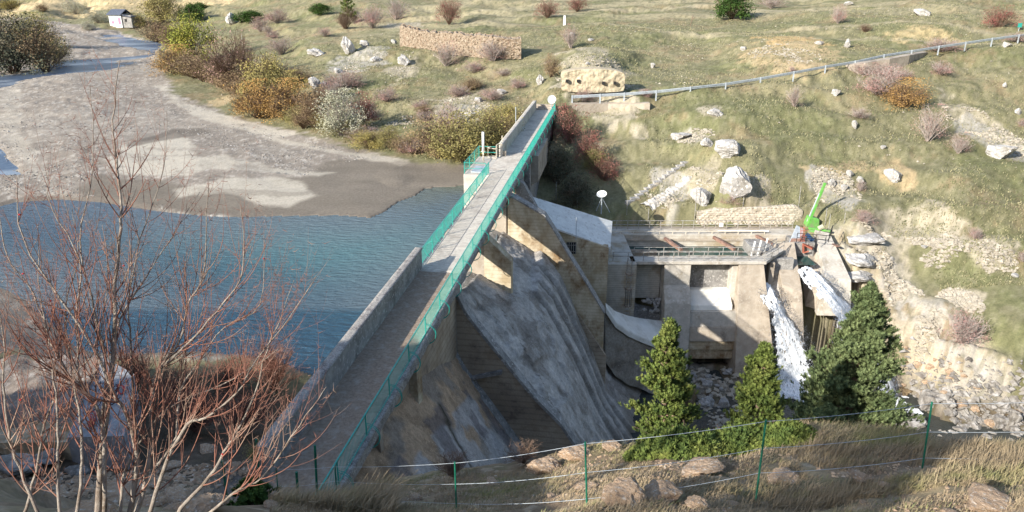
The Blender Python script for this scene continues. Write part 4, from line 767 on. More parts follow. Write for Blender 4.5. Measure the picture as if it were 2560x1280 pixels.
BL=[(870,122,52,60,'tall grey cracked boulder standing left of the dry-stone wall'),(912,110,30,26,'rounded boulder just right of the tall grey cracked boulder'),(790,135,50,26,'long pale boulder lying left of the tall grey cracked boulder'),
(787,208,34,46,'upright pale rock with dark streaks above the orange thicket'),(812,215,26,24,'small block leaning right against the dark-streaked rock'),(845,178,26,20,'pale rock between the tall cracked boulder and dark-streaked rock'),
(1010,155,34,36,'split pale outcrop below left end of dry-stone wall'),(1350,205,34,34,'white squarish boulder beside the brown bush left of the holed bank'),(1197,250,24,22,'round white boulder above the scree left of the dam head'),
(1255,230,30,20,'angular low rock upslope from the round white boulder'),(1824,372,84,70,'large round pale boulder at the head of the stone chute'),(1700,342,60,26,'layered outcrop block left of the large round boulder'),
(1768,360,36,30,'small cracked outcrop touching the large round boulder'),(1840,470,100,104,'huge pale rounded outcrop above the stone retaining wall','g'),(1755,492,62,66,'lower pale outcrop at left of the huge rounded outcrop'),
(580,52,34,40,'tall pale rounded boulder beside the dark spreading juniper'),(2310,33,54,30,'long white boulder high on the right slope'),(2122,10,30,12,'flat pale rock at the top edge of the slope'),
(2504,382,86,56,'long grey slab sunk in the right hillside'),(2235,440,52,48,'grey squarish outcrop on the mid right slope'),(2090,232,30,26,'pale three-cornered rock under the guardrail retaining wall'),
(2137,312,18,34,'narrow upright grey rock alone on the right slope'),(2518,113,26,20,'grey rock just below right end of the guardrail'),(2545,282,20,22,'grey rock at right margin of the slope'),
(2512,215,16,18,'small grey rock below the guardrail far right'),(2208,368,18,12,'small white rock with a dark hollow beside it'),(1430,88,24,14,'small pale rock beside the grey pink bush'),(1478,100,20,12,'pale rock right of the grey pink bush'),
(1632,165,14,24,'thin upright rock above the guardrail'),(1470,160,14,10,'low rock above the holed bank'),(940,150,30,18,'jumbled low rocks below the tall cracked boulder'),(985,105,18,16,'small boulder at left end of dry-stone wall'),
(1150,300,50,32,'white craggy outcrop in the scree left of dam'),(1175,290,40,26,'second white crag on the scree, nearer the dam'),(1790,285,44,26,'pale exposed rock sheet above the layered outcrop'),(1860,122,20,18,'white rock at left end of ochre scar'),(2050,108,26,16,'pale block inside the ochre scar'),(2118,112,18,30,'pale spur at right end of ochre scar'),
(2125,435,22,26,'grey block on the gully edge above the rake'),(2110,470,24,26,'pale block stepping down the gully'),(2150,452,24,22,'boulder at right of the gully head'),(2080,460,22,28,'jagged pale block at left of the gully'),
(2540,690,24,14,'pale flat rock near right margin, mid slope'),(2312,617,18,10,'flat white rock low on the right slope'),(2230,648,14,14,'single white rock above the pale bank'),
(2170,600,120,36,'upper ridged limestone ledge right of the outlet'),(2160,655,110,38,'middle ridged limestone ledge right of the outlet'),(2150,705,110,34,'lower ridged limestone ledge right of the outlet')]
for a in BL: boulder(*a[:5],i=(2 if len(a)>5 else None))
# stones of the gorge: things that sit in and by the stream
for px,py,wd,ht,lb,kd in [(2255,985,62,40,'olive brown wet boulder in the stream beside the big pine','rock_brown'),(2325,1005,66,62,'large rounded grey boulder behind the fence post','rock_dark'),(2372,1010,34,34,'pale boulder with dark foot right of the large grey one','rock_dark'),
     (2270,1055,90,40,'long flat grey rock in the dark stream','rock_dark'),(2530,1050,36,70,'tall pale rock at the lower right bank','rock_dark'),(2500,1058,50,44,'smooth boulder next to the tall pale bank rock','rock_dark'),(1768,1010,50,44,'white marbled boulder between the two smaller pines','rock'),
     (1810,1012,36,34,'pale rock right of the white marbled boulder','rock'),(1725,1005,46,76,'dark purple boulder partly behind the left pine','rock_brown'),(1770,960,30,22,'pale rock in the dark pool mouth','rock'),(1555,870,70,50,'dark wet rock under the pale sill','rock_dark'),
     (1625,742,30,24,'white rubble block in the open bay','rock'),(2180,905,50,50,'brown wet rock in the fall behind the big pine','rock_brown')]:
    boulder(px,py,wd,ht,lb,kd)
# loose river stones
k=0
for _ in range(900):
    px=random.uniform(2200,2570); py=random.uniform(850,1105)
    if k>=105: break
    u=(px-2200)/360.
    lo=860+u*170
    if py<lo-40: continue
    x,y,z=uz(px,py,-19.9)
    wd=random.uniform(10,34)*(.6+.6*(py-850)/250)
    boulder(px,py,wd,wd*random.uniform(.5,.8),'one of many loose stones heaped along the stream bank',random.choice(['rock_dark','rock_dark','rock_tan','rock_brown' if px<2330 else 'rock_dark']),'loose stones along the stream'); k+=1
for _ in range(20):
    px=random.uniform(1722,1830); py=random.uniform(925,1040); boulder(px,py,random.uniform(10,26),random.uniform(8,18),'small pale stone in the dark pool mouth below the bays','rock','stones in the pool mouth')
for _ in range(18):
    px=random.uniform(1598,1655); py=random.uniform(742,790); q=onY(px,py,66.5-(py-742)*.03); o=link('boulder',random.choice(RM['rock'])); o.location=q; s_0=random.uniform(.15,.4); o.scale=(s_0,s_0,s_0*.7); o.rotation_euler=(random.random(),random.random(),random.random()*3); tag(o,'broken white rubble spilling from the open left bay','boulder','rubble in the open bay')
# foreground stones
for _ in range(56):
    px=random.uniform(-40,2600) if _>26 else random.uniform(-20,720); py=random.uniform(1195,1300) if px>700 else random.uniform(1110,1300)
    p=hit(px,py); dep=p[1]*cp-(p[2]-H)*sp
    if dep>35: continue
    s_0=random.choice([.05,.07,.09,.14,.22])*(1.5 if px<700 else .8); o=link('boulder',random.choice(RM['rock_tan'])); o.location=(p[0],p[1],p[2]+s_0*.2); o.scale=(s_0*random.uniform(.9,1.6),s_0,s_0*.6); o.rotation_euler=(0,random.uniform(-.3,.3),random.random()*6); tag(o,'tan stone lying on the near slope at bottom of picture','boulder','tan stones on the near slope')
for px,py,wd,ht,lb in [(1560,1245,130,70,'cluster-topping tan slab, leftmost big rock by the centre fence post'),(1650,1240,110,44,'long tan slab right of the leftmost big rock'),(1740,1262,70,30,'low tan rock at foot of the centre fence post'),(1360,1172,90,44,'orange tan ledge at the brink of the near slope'),
     (1440,1140,90,36,'broken tan ledge right of the orange one'),(1530,1118,60,22,'small pale ledge on the brink below left pine'),(1040,1245,40,20,'small square tan rock in the dry grass'),(1750,1180,120,26,'half-buried pale slab below the ground juniper'),(1960,1200,90,26,'buried pale rock right of the fence post'),(2480,1265,150,34,'broad flat pale rock at lower right corner')]:
    boulder(px,py,wd,ht,lb,'rock_tan')
for px,py,wd,ht,lb in [(40,1165,120,56,'large flat grey slab fallen at the left margin'),(110,1150,70,40,'grey block among rubble below the old concrete block'),(290,1250,150,50,'broad tan slab at the foot of the bare tree'),(440,1250,90,44,'tan slab right of the bare tree base'),(520,1268,90,34,'cracked tan slab beside the dark green pine'),(360,1215,70,26,'reddish rock between the bare tree stems'),(190,1180,60,36,'grey rubble block under the graffiti wall')]:
    boulder(px,py,wd,ht,lb,'rock_tan' if px>200 else 'rock_dark')
# small uncountable stones on slopes, scree and gravel
def scree(name,N,sampler,m,smin,smax,label,cat='stones'):
    X,Y,sc=sampler(N); Z=hgt(X,Y); n=len(X); s=(smin+(smax-smin)*RS.rand(n)**3)*sc
    base=np.array([[1,0,0],[-.5,.87,0],[-.5,-.87,0],[.1,.1,.9],[.3,.7,.5],[-.6,-.1,.6]]); Fc=np.array([[0,4,3],[0,1,4],[1,5,4],[1,2,5],[2,3,5],[2,0,3],[3,4,5]])
    R=RS.rand(n)*6.28; c,s2=np.cos(R),np.sin(R); B=base[None]*(.65+.7*RS.rand(n,6,3)); Vx=B[...,0]*c[:,None]-B[...,1]*s2[:,None]; Vy=B[...,0]*s2[:,None]+B[...,1]*c[:,None]
    V=np.stack([X[:,None]+Vx*s[:,None],Y[:,None]+Vy*s[:,None],Z[:,None]-.1*s[:,None]+B[...,2]*s[:,None]*.7],2).reshape(-1,3)
    Fq=(Fc[None]+np.arange(n)[:,None,None]*6).reshape(-1,3); return tag(link(name,npmesh(name,V,Fq,m)),label,cat,None,'stuff')
def s_hill(N):
    px=RS.uniform(500,2700,N); D=RS.uniform(68,200,N)**1; X=(px-1280)/F*D; Y=D*.98; f=fbm(X,Y,3,9,90); k=(f>.52)&(sdist(X,Y,FLAT)<-1)&~((X>4)&(X<32)&(Y<77)); X=X[k];Y=Y[k]; s=(X-OX)*dd[0]+(Y-OY)*dd[1]; t=(X-OX)*nn[0]+(Y-OY)*nn[1]; k=~((t>-1)&(t<16)&(s<58)); return X[k],Y[k],np.ones(k.sum())
scree('scattered_stones',6000,s_hill,M['scree'],.04,.24,'countless small pale stones scattered over the grassy hillside')
def s_patch(L,dens):
    def f(N):
        xs=[];ys=[]
        for px,py,wp,hp in L:
            n=int(wp*hp*dens); c=raycast0(px,py); ex=abs(raycast0(px+wp/2,py)[0]-c[0]); ey=abs(raycast0(px,py-hp/2)[1]-c[1])+.3; a=RS.rand(n)*6.28; r=RS.rand(n)**.6; xs.append(c[0]+ex*r*np.cos(a)); ys.append(c[1]+ey*r*np.sin(a))
        X=np.concatenate(xs);Y=np.concatenate(ys); k=fbm(X,Y,4,2.4,33)>.49; return X[k],Y[k],np.ones(k.sum())
    return f
scree('scree_stones',0,s_patch([(1960,135,180,50),(1480,160,150,50),(1160,265,130,60),(1140,295,110,40),(1740,345,110,40),(1660,485,90,60),(1750,440,140,50),(2090,470,110,80),(2420,300,110,60),(2500,345,110,70),(2200,630,130,120),(2330,620,160,80),(2480,640,120,70),(2400,760,130,80),(900,160,140,40),(1010,165,60,50),(2260,760,100,120),(2350,860,120,120),(1000,310,70,40)],0.13),M['scree'],.05,.36,'loose pale scree stones lying on the bare patches of the slope')
def s_grav(N):
    px=RS.uniform(-20,1150,N); py=RS.uniform(160,500,N)**1; r_=np.array([uz(a,b,-3)[:2] for a,b in zip(px,py)]); X,Y=r_[:,0],r_[:,1]; k=(sdist(X,Y,FLAT)>1)&(sdist(X,Y,LAKE)<-.5)&(fbm(X,Y,3,6,91)>.45)
    k&=sdist(X,Y,MUDP)<0; X=X[k];Y=Y[k]; return X,Y,np.ones(len(X))
MUDP=pz([(180,470),(250,430),(270,350),(440,330),(560,380),(760,440),(900,395),(1185,418),(1190,470),(940,550),(430,535)],-3.1)
scree('gravel_stones',20000,s_grav,M['rock_dark'],.05,.22,'countless grey pebbles and cobbles on the gravel bar')
def s_lowleft(N):
    px=RS.uniform(-60,760,N); py=RS.uniform(1090,1290,N); P=np.array([uz(a,b,1.0 if b<1250 else 2.) [:2] for a,b in zip(px,py)]); X,Y=P[:,0],P[:,1]; s=(X-OX)*dd[0]+(Y-OY)*dd[1]; t=(X-OX)*nn[0]+(Y-OY)*nn[1]; k=~((t>-.6)&(t<2.9)); return X[k],Y[k],np.ones(k.sum())
scree('rubble_stones',3200,s_lowleft,M['rock_tan'],.03,.22,'loose brown rubble on the ground below the bare tree')
def s_near(N):
    px=RS.uniform(700,2650,N); Y=np.exp(RS.uniform(math.log(4.8),math.log(16),N)); X=(px-1280)/F*Y/.78; k=fbm(X,Y,3,1.6,92)>.42; return X[k],Y[k],np.ones(k.sum())
scree('near_slope_stones',24000,s_near,M['rock_tan'],.008,.06,'small tan stones strewn through the dry grass of the near slope')
def s_bank(N):
    px=RS.uniform(2190,2620,N); py=RS.uniform(870,1110,N); k=py>935+(px-2250)*.16+RS.randn(N)*22; P=np.array([uz(a,b,-19.6)[:2] for a,b in zip(px[k],py[k])]); return P[:,0],P[:,1],np.ones(len(P))
def s_bank2(N):
    P=[]
    for _ in range(N):
        px,py=random.uniform(2225,2600),random.uniform(930,1100)
        if py>935+(px-2250)*.12: q=hit(px,py); P.append((q[0],q[1])) if q[1]>40 else None
    P=np.array(P); P=np.repeat(P,4,axis=0)+RS.randn(len(P)*4,2)*.8; return P[:,0],P[:,1],np.ones(len(P))
scree('bank_stones',420,s_bank2,M['rock_dark'],.10,.60,'heaped grey and brown stones along the lower stream bank')
scree('pool_stones',700,lambda N:(RS.uniform(16.2,23.6,N),RS.uniform(53.5,65,N),np.ones(N)),M['scree'],.08,.5,'broken pale stones heaped in the pool below the bays')
# ================================================================ GRASS
def blades(name,N,sampler,m,h0,h1,wd,lean,label,seg=2):
    X,Y,sc=sampler(N); Z=hgt(X,Y)-.02; n=len(X); h=(h0+(h1-h0)*RS.rand(n))*sc; a=RS.rand(n)*6.28; ln=lean*(.4+RS.rand(n)); dx=ln*h*(.55+.45*np.cos(a)); dy=ln*h*np.sin(a)*.7; w2=wd*(.6+.8*RS.rand(n)); b=RS.rand(n)*6.28; wx=np.cos(b)*w2;wy=np.sin(b)*w2
    V=[]
    for f,wf in ((0,1),(.55,.75),(1,.12)):
        for sg in (-1,1): V.append(np.stack([X+dx*f*f+sg*wx*wf,Y+dy*f*f+sg*wy*wf,Z+h*f*(1-.15*f)],1))
    V=np.stack(V,1).reshape(-1,3); base=np.array([[0,1,3,2],[2,3,5,4]]); Fq=(base[None]+np.arange(n)[:,None,None]*6).reshape(-1,4)
    return tag(link(name,npmesh(name,V,Fq,m)),label,'grass',None,'stuff')
def g_near(dens,x0,x1,D0,D1,seed,th):
    def f(N):
        px=RS.uniform(x0,x1,N); Y=np.exp(RS.uniform(math.log(D0*.74),math.log(D1*.82),N)); X=(px-1280)/F*Y/.78; q=fbm(X,Y,3,1.3,seed); k=(q>th); s=(X-OX)*dd[0]+(Y-OY)*dd[1]; t=(X-OX)*nn[0]+(Y-OY)*nn[1]; k&=~((s>-30)&(t<2.9)&(t>-1.5)); X=X[k];Y=Y[k]; return X,Y,(.6+.8*(q[k]-th)/(1-th))
    return f
blades('dry_grass',34000,g_near(1,1900,2700,12.5,18.5,93,.36),M['straw'],.12,.32,.006,.7,'tall bleached dry grass leaning over the brink at lower right')
blades('dry_grass',60000,g_near(1,700,2000,10.5,21,94,.42),M['straw'],.06,.18,.006,.9,'short dry grass covering the shaded near slope')
blades('dry_grass',30000,g_near(1,1100,2700,6.5,12,95,.45),M['straw'],.05,.16,.006,1,'thin low grass among stones at the lower right')
blades('dry_grass',42000,g_near(1,900,2750,6.2,11,105,.33),M['straw'],.04,.13,.005,1,'short dry grass closest to the viewpoint')
blades('green_grass',9000,g_near(1,700,2700,9,20,96,.56),M['greengrass'],.05,.16,.008,1,'patches of low green grass on the near slope')
blades('dry_grass',9000,g_near(1,700,1000,14,24,97,.30),M['straw'],.3,.7,.008,.8,'long straw grass growing round the near end of the green railing')
def g_hill(px0,px1,D0,D1,seed,th):
    def f(N):
        px=RS.uniform(px0,px1,N); D=D0+(D1-D0)*RS.rand(N)**1.3; X=(px-1280)/F*D; Y=D*.98; q=fbm(X,Y,4,5,seed); k=(q>th)&(sdist(X,Y,FLAT)<-1)&~((X>3)&(X<33)&(Y<77.5)); X=X[k];Y=Y[k]; q=q[k]; s=(X-OX)*dd[0]+(Y-OY)*dd[1]; t=(X-OX)*nn[0]+(Y-OY)*nn[1]; k=~((t>-1)&(t<14)&(s<58)); X=X[k];Y=Y[k]
        k=(sdist(X,Y,ROCKP)<-1); return X[k],Y[k],np.ones(k.sum())
    return f
blades('hill_grass',70000,g_hill(600,2750,68,180,98,.42),M['hillstraw'],.10,.28,.045,.6,'tufts of bleached grass over the far hillside')
blades('hill_grass',70000,g_hill(600,2750,68,180,99,.44),M['hilldark'],.10,.26,.05,.6,'tufts of dark green grass over the far hillside')
# ================================================================ BUSHES AND TREES
def leafcloud(N,clumps,size,seed,R0=.5,Hh=1.,base=.12,flat=1.,quad=True,tall=.0):
    R=np.random.RandomState(seed); c=R.randn(clumps,3); c/=np.linalg.norm(c,axis=1)[:,None]; c[:,2]=np.abs(c[:,2])*1.0-.1; rad=(.35+.78*R.rand(clumps,1)**.7)*(.62+.72*vn(np.arctan2(c[:,1],c[:,0])*1.3+seed,c[:,2]*2.2+seed))[:,None]; c*=rad*np.array([[R0*.82,R0*.82,Hh*.5*1.5]]); c[:,2]+=Hh*.28
    k=R.randint(0,clumps,N); p=c[k]+R.randn(N,3)*np.array([[.08,.08,.085]])*(.6+1.0*R.rand(clumps,1))[k]; p[:,2]=np.clip(p[:,2],base*R.rand(N),Hh*1.05)
    a=R.randn(N,3); a/=np.linalg.norm(a,axis=1)[:,None]; b=np.cross(a,R.randn(N,3)); b/=np.linalg.norm(b,axis=1)[:,None]; s=size*(.5+R.rand(N,1)); a=a*s; b=b*s*.6
    V=np.stack([p-a,p+b,p+a,p-b],1).reshape(-1,3); Fq=np.arange(4*N).reshape(-1,4); return V,Fq
def twigs(seed,n=26,sub=7,Hh=1.,R0=.5,thick=.012,base=.05,levels=2,droop=0,erect=1.0):
    R=random.Random(seed); V=[];Fq=[]
    def strip(P,w0,w1):
        for i in range(len(P)-1):
            a,b=P[i],P[i+1]; t=(b-a); sd=t.cross(Vector((R.uniform(-1,1),R.uniform(-1,1),R.uniform(-1,1)))); 
            if sd.length<1e-7: continue
            sd.normalize(); f0=i/(len(P)-1); f1=(i+1)/(len(P)-1); wa=w0*(1-f0)+w1*f0; wb=w0*(1-f1)+w1*f1; s2=sd.cross(t).normalized()
            for q in (sd,s2):
                k=len(V); V.extend([a-q*wa,a+q*wa,b+q*wb,b-q*wb]); Fq.append((k,k+1,k+2,k+3))
    for i in range(n):
        an=R.uniform(0,6.28); out=R.uniform(.15,1)*R0; top=Hh*R.uniform(.6,1.0)*(1-.35*(out/R0)**2); P=[]; w=R.uniform(.7,1.2)
        for j in range(6):
            f=j/5; P.append(Vector((math.cos(an)*out*f**erect+R.gauss(0,.012),math.sin(an)*out*f**erect+R.gauss(0,.012),top*f**.85-droop*f*f)))
        strip(P,thick*w,thick*.25)
        for q in range(sub):
            j=R.randint(1,4); p=P[j].lerp(P[j+1],R.random()); d=(P[j+1]-P[j]).normalized(); d=(d*R.uniform(.5,1)+Vector((R.gauss(0,.6),R.gauss(0,.6),R.uniform(0,.7)))).normalized(); L=R.uniform(.10,.28)*Hh; Q=[p,p+d*L*.5,p+d*L+Vector((0,0,L*.15))]; strip(Q,thick*.35,thick*.12)
            if levels>1:
                for _ in range(3): p2=Q[1].lerp(Q[2],R.random()); d2=(d+Vector((R.gauss(0,.7),R.gauss(0,.7),R.gauss(0,.5)))).normalized(); strip([p2,p2+d2*L*.4],thick*.22,thick*.1)
    return np.array([v[:] for v in V]),np.array(Fq)
BK={}
def proto(key,leaf,twig,N,clumps,size,tn=22,sub=5,thick=.01,var=2,fine=0,droop=0):
    L=[]
    for k in range(var):
        V,Fq=leafcloud(N,clumps,size,hash(key)%97+k*13 if 0 else sum(map(ord,key))+k*13); f=npmesh('foliage',V,Fq,M[leaf])
        V,Fq=twigs(sum(map(ord,key))+k*7,tn,sub,thick=thick); t=npmesh('stems',V,Fq,M[twig]); L.append((f,t))
    BK[key]=L
proto('dark','f_dk','twig_br',9000,60,.015); proto('yellow_olive','f_yol','twig_br',8000,55,.015); proto('yellow_green','f_yg','twig_br',8500,50,.016); proto('orange','f_or','twig_br',6500,50,.014,34,8)
proto('olive','f_ol','twig_br',9000,60,.014); proto('brown','f_br','twig_br',3400,40,.014,34,8); proto('sage','f_sage','twig_grey',7500,50,.014); proto('red','f_red','twig_br',3200,38,.014,34,8)
proto('pink','f_pink','twig_grey',3600,40,.012,34,9,.010); proto('bare','twig_br','twig_br',900,40,.008,36,10,.012); proto('grey','f_pink','twig_grey',1900,40,.010,34,9,.011); proto('juniper','juniper','twig_br',6500,30,.022); proto('thicket','f_dry','redtwig',1900,60,.010,60,12,.007,3)
def bush(px,py,wpx,hpx,kind,label,cat='bush',name='bush',group=None,stems=True,D=None):
    if px<1260 and 170<py<420 and px>400: wpx*=1.28; hpx*=1.1
    p=hit(px,py) if D is None else uD(px,py,D); dep=p[1]*cp-(p[2]-H)*sp; wd=wpx/F*dep; ht=hpx/F*dep*1.04
    f,t=random.choice(BK[kind]); r=empty(name,label,cat,(p[0],p[1]+wd*.15,p[2]-.05*ht),random.random()*6.28,group); r.scale=(wd,wd,ht); a=link('foliage',f,r)
    if stems: link('stems',t,r)
    return r
BU=[(18,190,190,150,'dark','largest dark grey-green bush at left margin beside the river'),(105,184,130,104,'brown','dark bush right of the largest one on the river island'),(70,125,140,85,'olive','dark bush at the back of river island'),(135,160,80,66,'olive','low dark bush at right tip of the island'),(20,25,80,25,'yellow_olive','olive bush at the top left corner','bush'),
(398,60,110,78,'yellow_olive','broad yellow-olive tree beside the hut'),(385,108,110,58,'brown','brown brush in front of the yellow-olive tree'),(340,70,50,34,'yellow_olive','small straw shrub at hut corner'),(472,165,120,118,'yellow_green','bright yellow-green tree on the riverbank'),(430,185,90,60,'orange','orange shrub at left foot of the yellow-green tree'),
(480,198,120,56,'brown','dark brown brush under the yellow-green tree'),(620,232,110,60,'brown','brown brush around the thin birch'),(665,275,110,120,'yellow_olive','olive-yellow bush right of the thin birch'),(640,300,110,86,'orange','orange thicket, left half, at edge of the gravel'),(715,298,110,84,'orange','orange-brown thicket, right half, at edge of the gravel'),
(790,318,90,90,'brown','brown leafless bush right of the orange thicket'),(850,345,95,100,'sage','pale sage shrub on the riverbank'),(905,315,76,70,'red','dark red shrub behind the pale sage one'),(918,375,60,44,'yellow_olive','small yellow shrub below the dark red shrub'),(1010,385,70,40,'brown','low brown scrub at the bank foot'),
(1095,395,120,90,'brown','brown scrub left of the olive bushes'),(1150,412,130,110,'olive','olive bush nearest the mud at the dam'),(1215,395,120,110,'olive','dense olive bush behind the gate platform'),(1255,330,110,62,'yellow_olive','yellow-green bush below the thin grey pole'),(1290,345,90,60,'olive','olive bush against the far parapet'),(1120,330,60,60,'pink','pinkish twiggy shrub in the scree'),
(862,75,60,50,'bare','brown twiggy bush under the small green pine'),(930,72,80,56,'pink','pink-brown bush right of the small green pine'),(990,52,76,52,'grey','grey-pink bush above left end of dry-stone wall'),(885,60,50,36,'pink','small pink scrub between pine and pink-brown bush'),
(1122,62,64,66,'red','reddish bush on the mound over the dry-stone wall'),(1368,46,62,44,'red','red bush left of the white marker post'),(1443,30,60,36,'red','red bush at top edge right of the white marker post'),(1427,122,56,56,'grey','grey-stemmed pinkish bush above the holed bank'),(1378,195,60,56,'brown','brown bush beside the white squarish boulder'),
(1232,156,92,52,'grey','grey-pink bush in front of the dry-stone wall'),(1115,168,76,60,'grey','spreading grey bush at left of dry-stone wall foot'),(700,140,80,46,'grey','pale brown scrub on the slope above the birch'),(860,225,90,40,'pink','pinkish low scrub right of the streaked rock'),(690,60,70,36,'pink','thin pink scrub high on the left slope'),
(1832,50,104,66,'juniper','large dark round juniper at the top of the slope'),(1932,22,78,28,'grey','bare pale bush right of the large round juniper'),(2097,60,44,44,'pink','small pink bush on the upper right slope'),(2162,82,42,22,'bare','low dark scrub on the upper right slope'),(2505,72,84,54,'red','red-brown bush at upper right by the track'),
(2205,248,120,74,'pink','reddish bush below the guardrail retaining wall'),(2265,272,120,70,'orange','orange-red bush below right of the retaining wall'),(2325,358,90,90,'grey','pink bush with bare white branches on right slope'),(2400,388,66,52,'grey','grey leafless bush right of the white-branched bush'),(1988,268,48,54,'grey','thin grey upright shrub in mid slope'),
(2152,190,60,30,'pink','small pink scrub at left end of the retaining wall'),(2360,132,100,34,'pink','red scrub growing through the guardrail'),(2545,108,60,26,'pink','pink scrub below the guardrail at right margin'),(2412,870,110,90,'pink','reddish bush low on the right bank'),(1980,180,20,14,'pink','tiny scrub under the guardrail'),
(1460,262,60,40,'pink','reddish scrub in front of left end of guardrail'),(1615,244,40,20,'pink','small red scrub growing by the guardrail'),(1425,365,100,100,'red','crimson bush on the shaded bank beside the dam'),(1470,420,90,90,'red','crimson bush lower on the shaded bank'),(1510,460,80,70,'red','lowest dark red bush behind the annex'),(1490,430,70,60,'olive','green bush among the crimson ones'),
(1395,470,100,110,'dark','dark bush in the shade behind the dam wall'),(1440,520,110,80,'dark','dark scrub directly behind the pale sloping roof'),(500,28,60,22,'juniper','low dark green juniper on the far left slope'),(622,58,90,30,'juniper','dark spreading juniper beside the pale boulder'),(800,38,66,28,'juniper','flat dark green juniper near the top'),
(480,55,60,44,'juniper','dark green conifer clump right of the yellow-olive tree'),(185,36,60,38,'sage','grey-green willow scrub below the far earth bank'),(240,58,70,30,'sage','sage scrub left of the hut'),(218,76,36,22,'sage','small sage shrub on the river bank by the hut'),(105,30,40,20,'brown','small brown shrub on the far bank'),(1830,520,60,30,'pink','pink scrub in front of the huge outcrop'),
(2160,560,60,30,'pink','red twiggy scrub right of the green rake'),(2440,600,40,30,'pink','tiny brown scrub on lower right slope'),(2150,480,30,30,'grey','thin grey scrub above the gully'),(2560,660,40,34,'grey','thin grey shrub at right margin'),
(440,1015,150,95,'thicket','dark leafless thicket left in the hollow by the dam'),(565,985,150,72,'thicket','dark leafless thicket in the middle of the hollow'),(680,985,150,125,'thicket','dark leafless thicket against the parapet wall'),(480,1090,180,110,'thicket','dark brush lower in the hollow'),(610,1090,170,110,'thicket','dark brush near the end of parapet'),(335,965,110,100,'thicket','dark brush behind the graffiti wall'),
(660,1170,90,60,'olive','small yellow-green bush at the parapet end'),(1310,1165,110,48,'bare','bare brown scrub at the foot of dam face'),(1130,1200,110,60,'bare','bare scrub at the foot of the tan slab'),(1420,1110,110,60,'bare','brown scrub at lower end of the dam face'),(1880,75,1,1,'pink','')]
xt=[]
for (x0,y0,x1,y1,n_,kinds) in [(430,196,560,226,5,('brown','yellow_olive')),(560,244,700,300,6,('brown','olive','brown')),(700,312,880,352,7,('brown','olive','brown')),(880,372,1060,400,6,('brown','olive','pink')),(1040,402,1180,418,5,('brown','olive')),(400,90,440,150,3,('brown','olive')),(640,200,760,240,4,('brown','yellow_olive')),(1170,380,1290,330,4,('olive','brown'))]:
    for k in range(n_):
        f=(k+random.random())/n_; xt.append((x0+(x1-x0)*f,y0+(y1-y0)*f-random.uniform(0,22),random.uniform(46,90),random.uniform(30,56),random.choice(kinds)))
for a in xt: bush(*a,'brown or olive scrub tangled along the foot of the riverbank','bush','bush','scrub along the riverbank')
for _ in range(26):
    px,py=random.choice([(random.uniform(600,1000),random.uniform(20,110)),(random.uniform(1050,1300),random.uniform(170,330)),(random.uniform(1900,2560),random.uniform(150,330)),(random.uniform(760,1000),random.uniform(220,330))]); w_=random.uniform(34,72); bush(px,py,w_,w_*random.uniform(.4,.6),random.choice(['pink','brown','grey','pink']),'low pinkish brown leafless scrub patch on the grassy slope','bush','bush','low scrub on the slope')
for a in BU:
    if a[5]: bush(a[0],a[1],a[2],a[3],a[4],a[5],*( ['tree','tree'] if 'tree' in a[5] and 'under' not in a[5] and 'front' not in a[5] and 'foot' not in a[5] else []))
# small leafless riverbank tree and birch
def branchtree(name,label,px,py,wpx,hpx,m_t,m_l,seed,N=1200,birch=False,leaf=.01):
    p=hit(px,py); dep=p[1]*cp-(p[2]-H)*sp; wd=wpx/F*dep; ht=hpx/F*dep; r=empty(name,label,'tree',(p[0],p[1]+.3,p[2]-.1)); r.scale=(wd,wd,ht)
    V,Fq=twigs(seed,40,12,thick=.009,Hh=1,R0=.55,erect=1.5); link('branches',npmesh('branches',V,Fq,M[m_t]),r)
    MB().tube([(0,0,0),(.01,0,.2),(.0,.0,.45 if not birch else .95)],[.03 if not birch else .07,.024,.012],7).build('trunk',M['birch'] if birch else M[m_t],r)
    V,Fq=leafcloud(N,60,leaf,seed); link('foliage',npmesh('foliage',V,Fq,M[m_l]),r); return r
branchtree('bare_shrub_tree','wide leafless brown tree on the riverbank left of the birch',578,228,160,140,'twig_br','f_pink',5,1500)
branchtree('birch_tree','slender white-stemmed birch with sparse orange leaves',617,212,44,130,'twig_br','f_or',6,900,True)
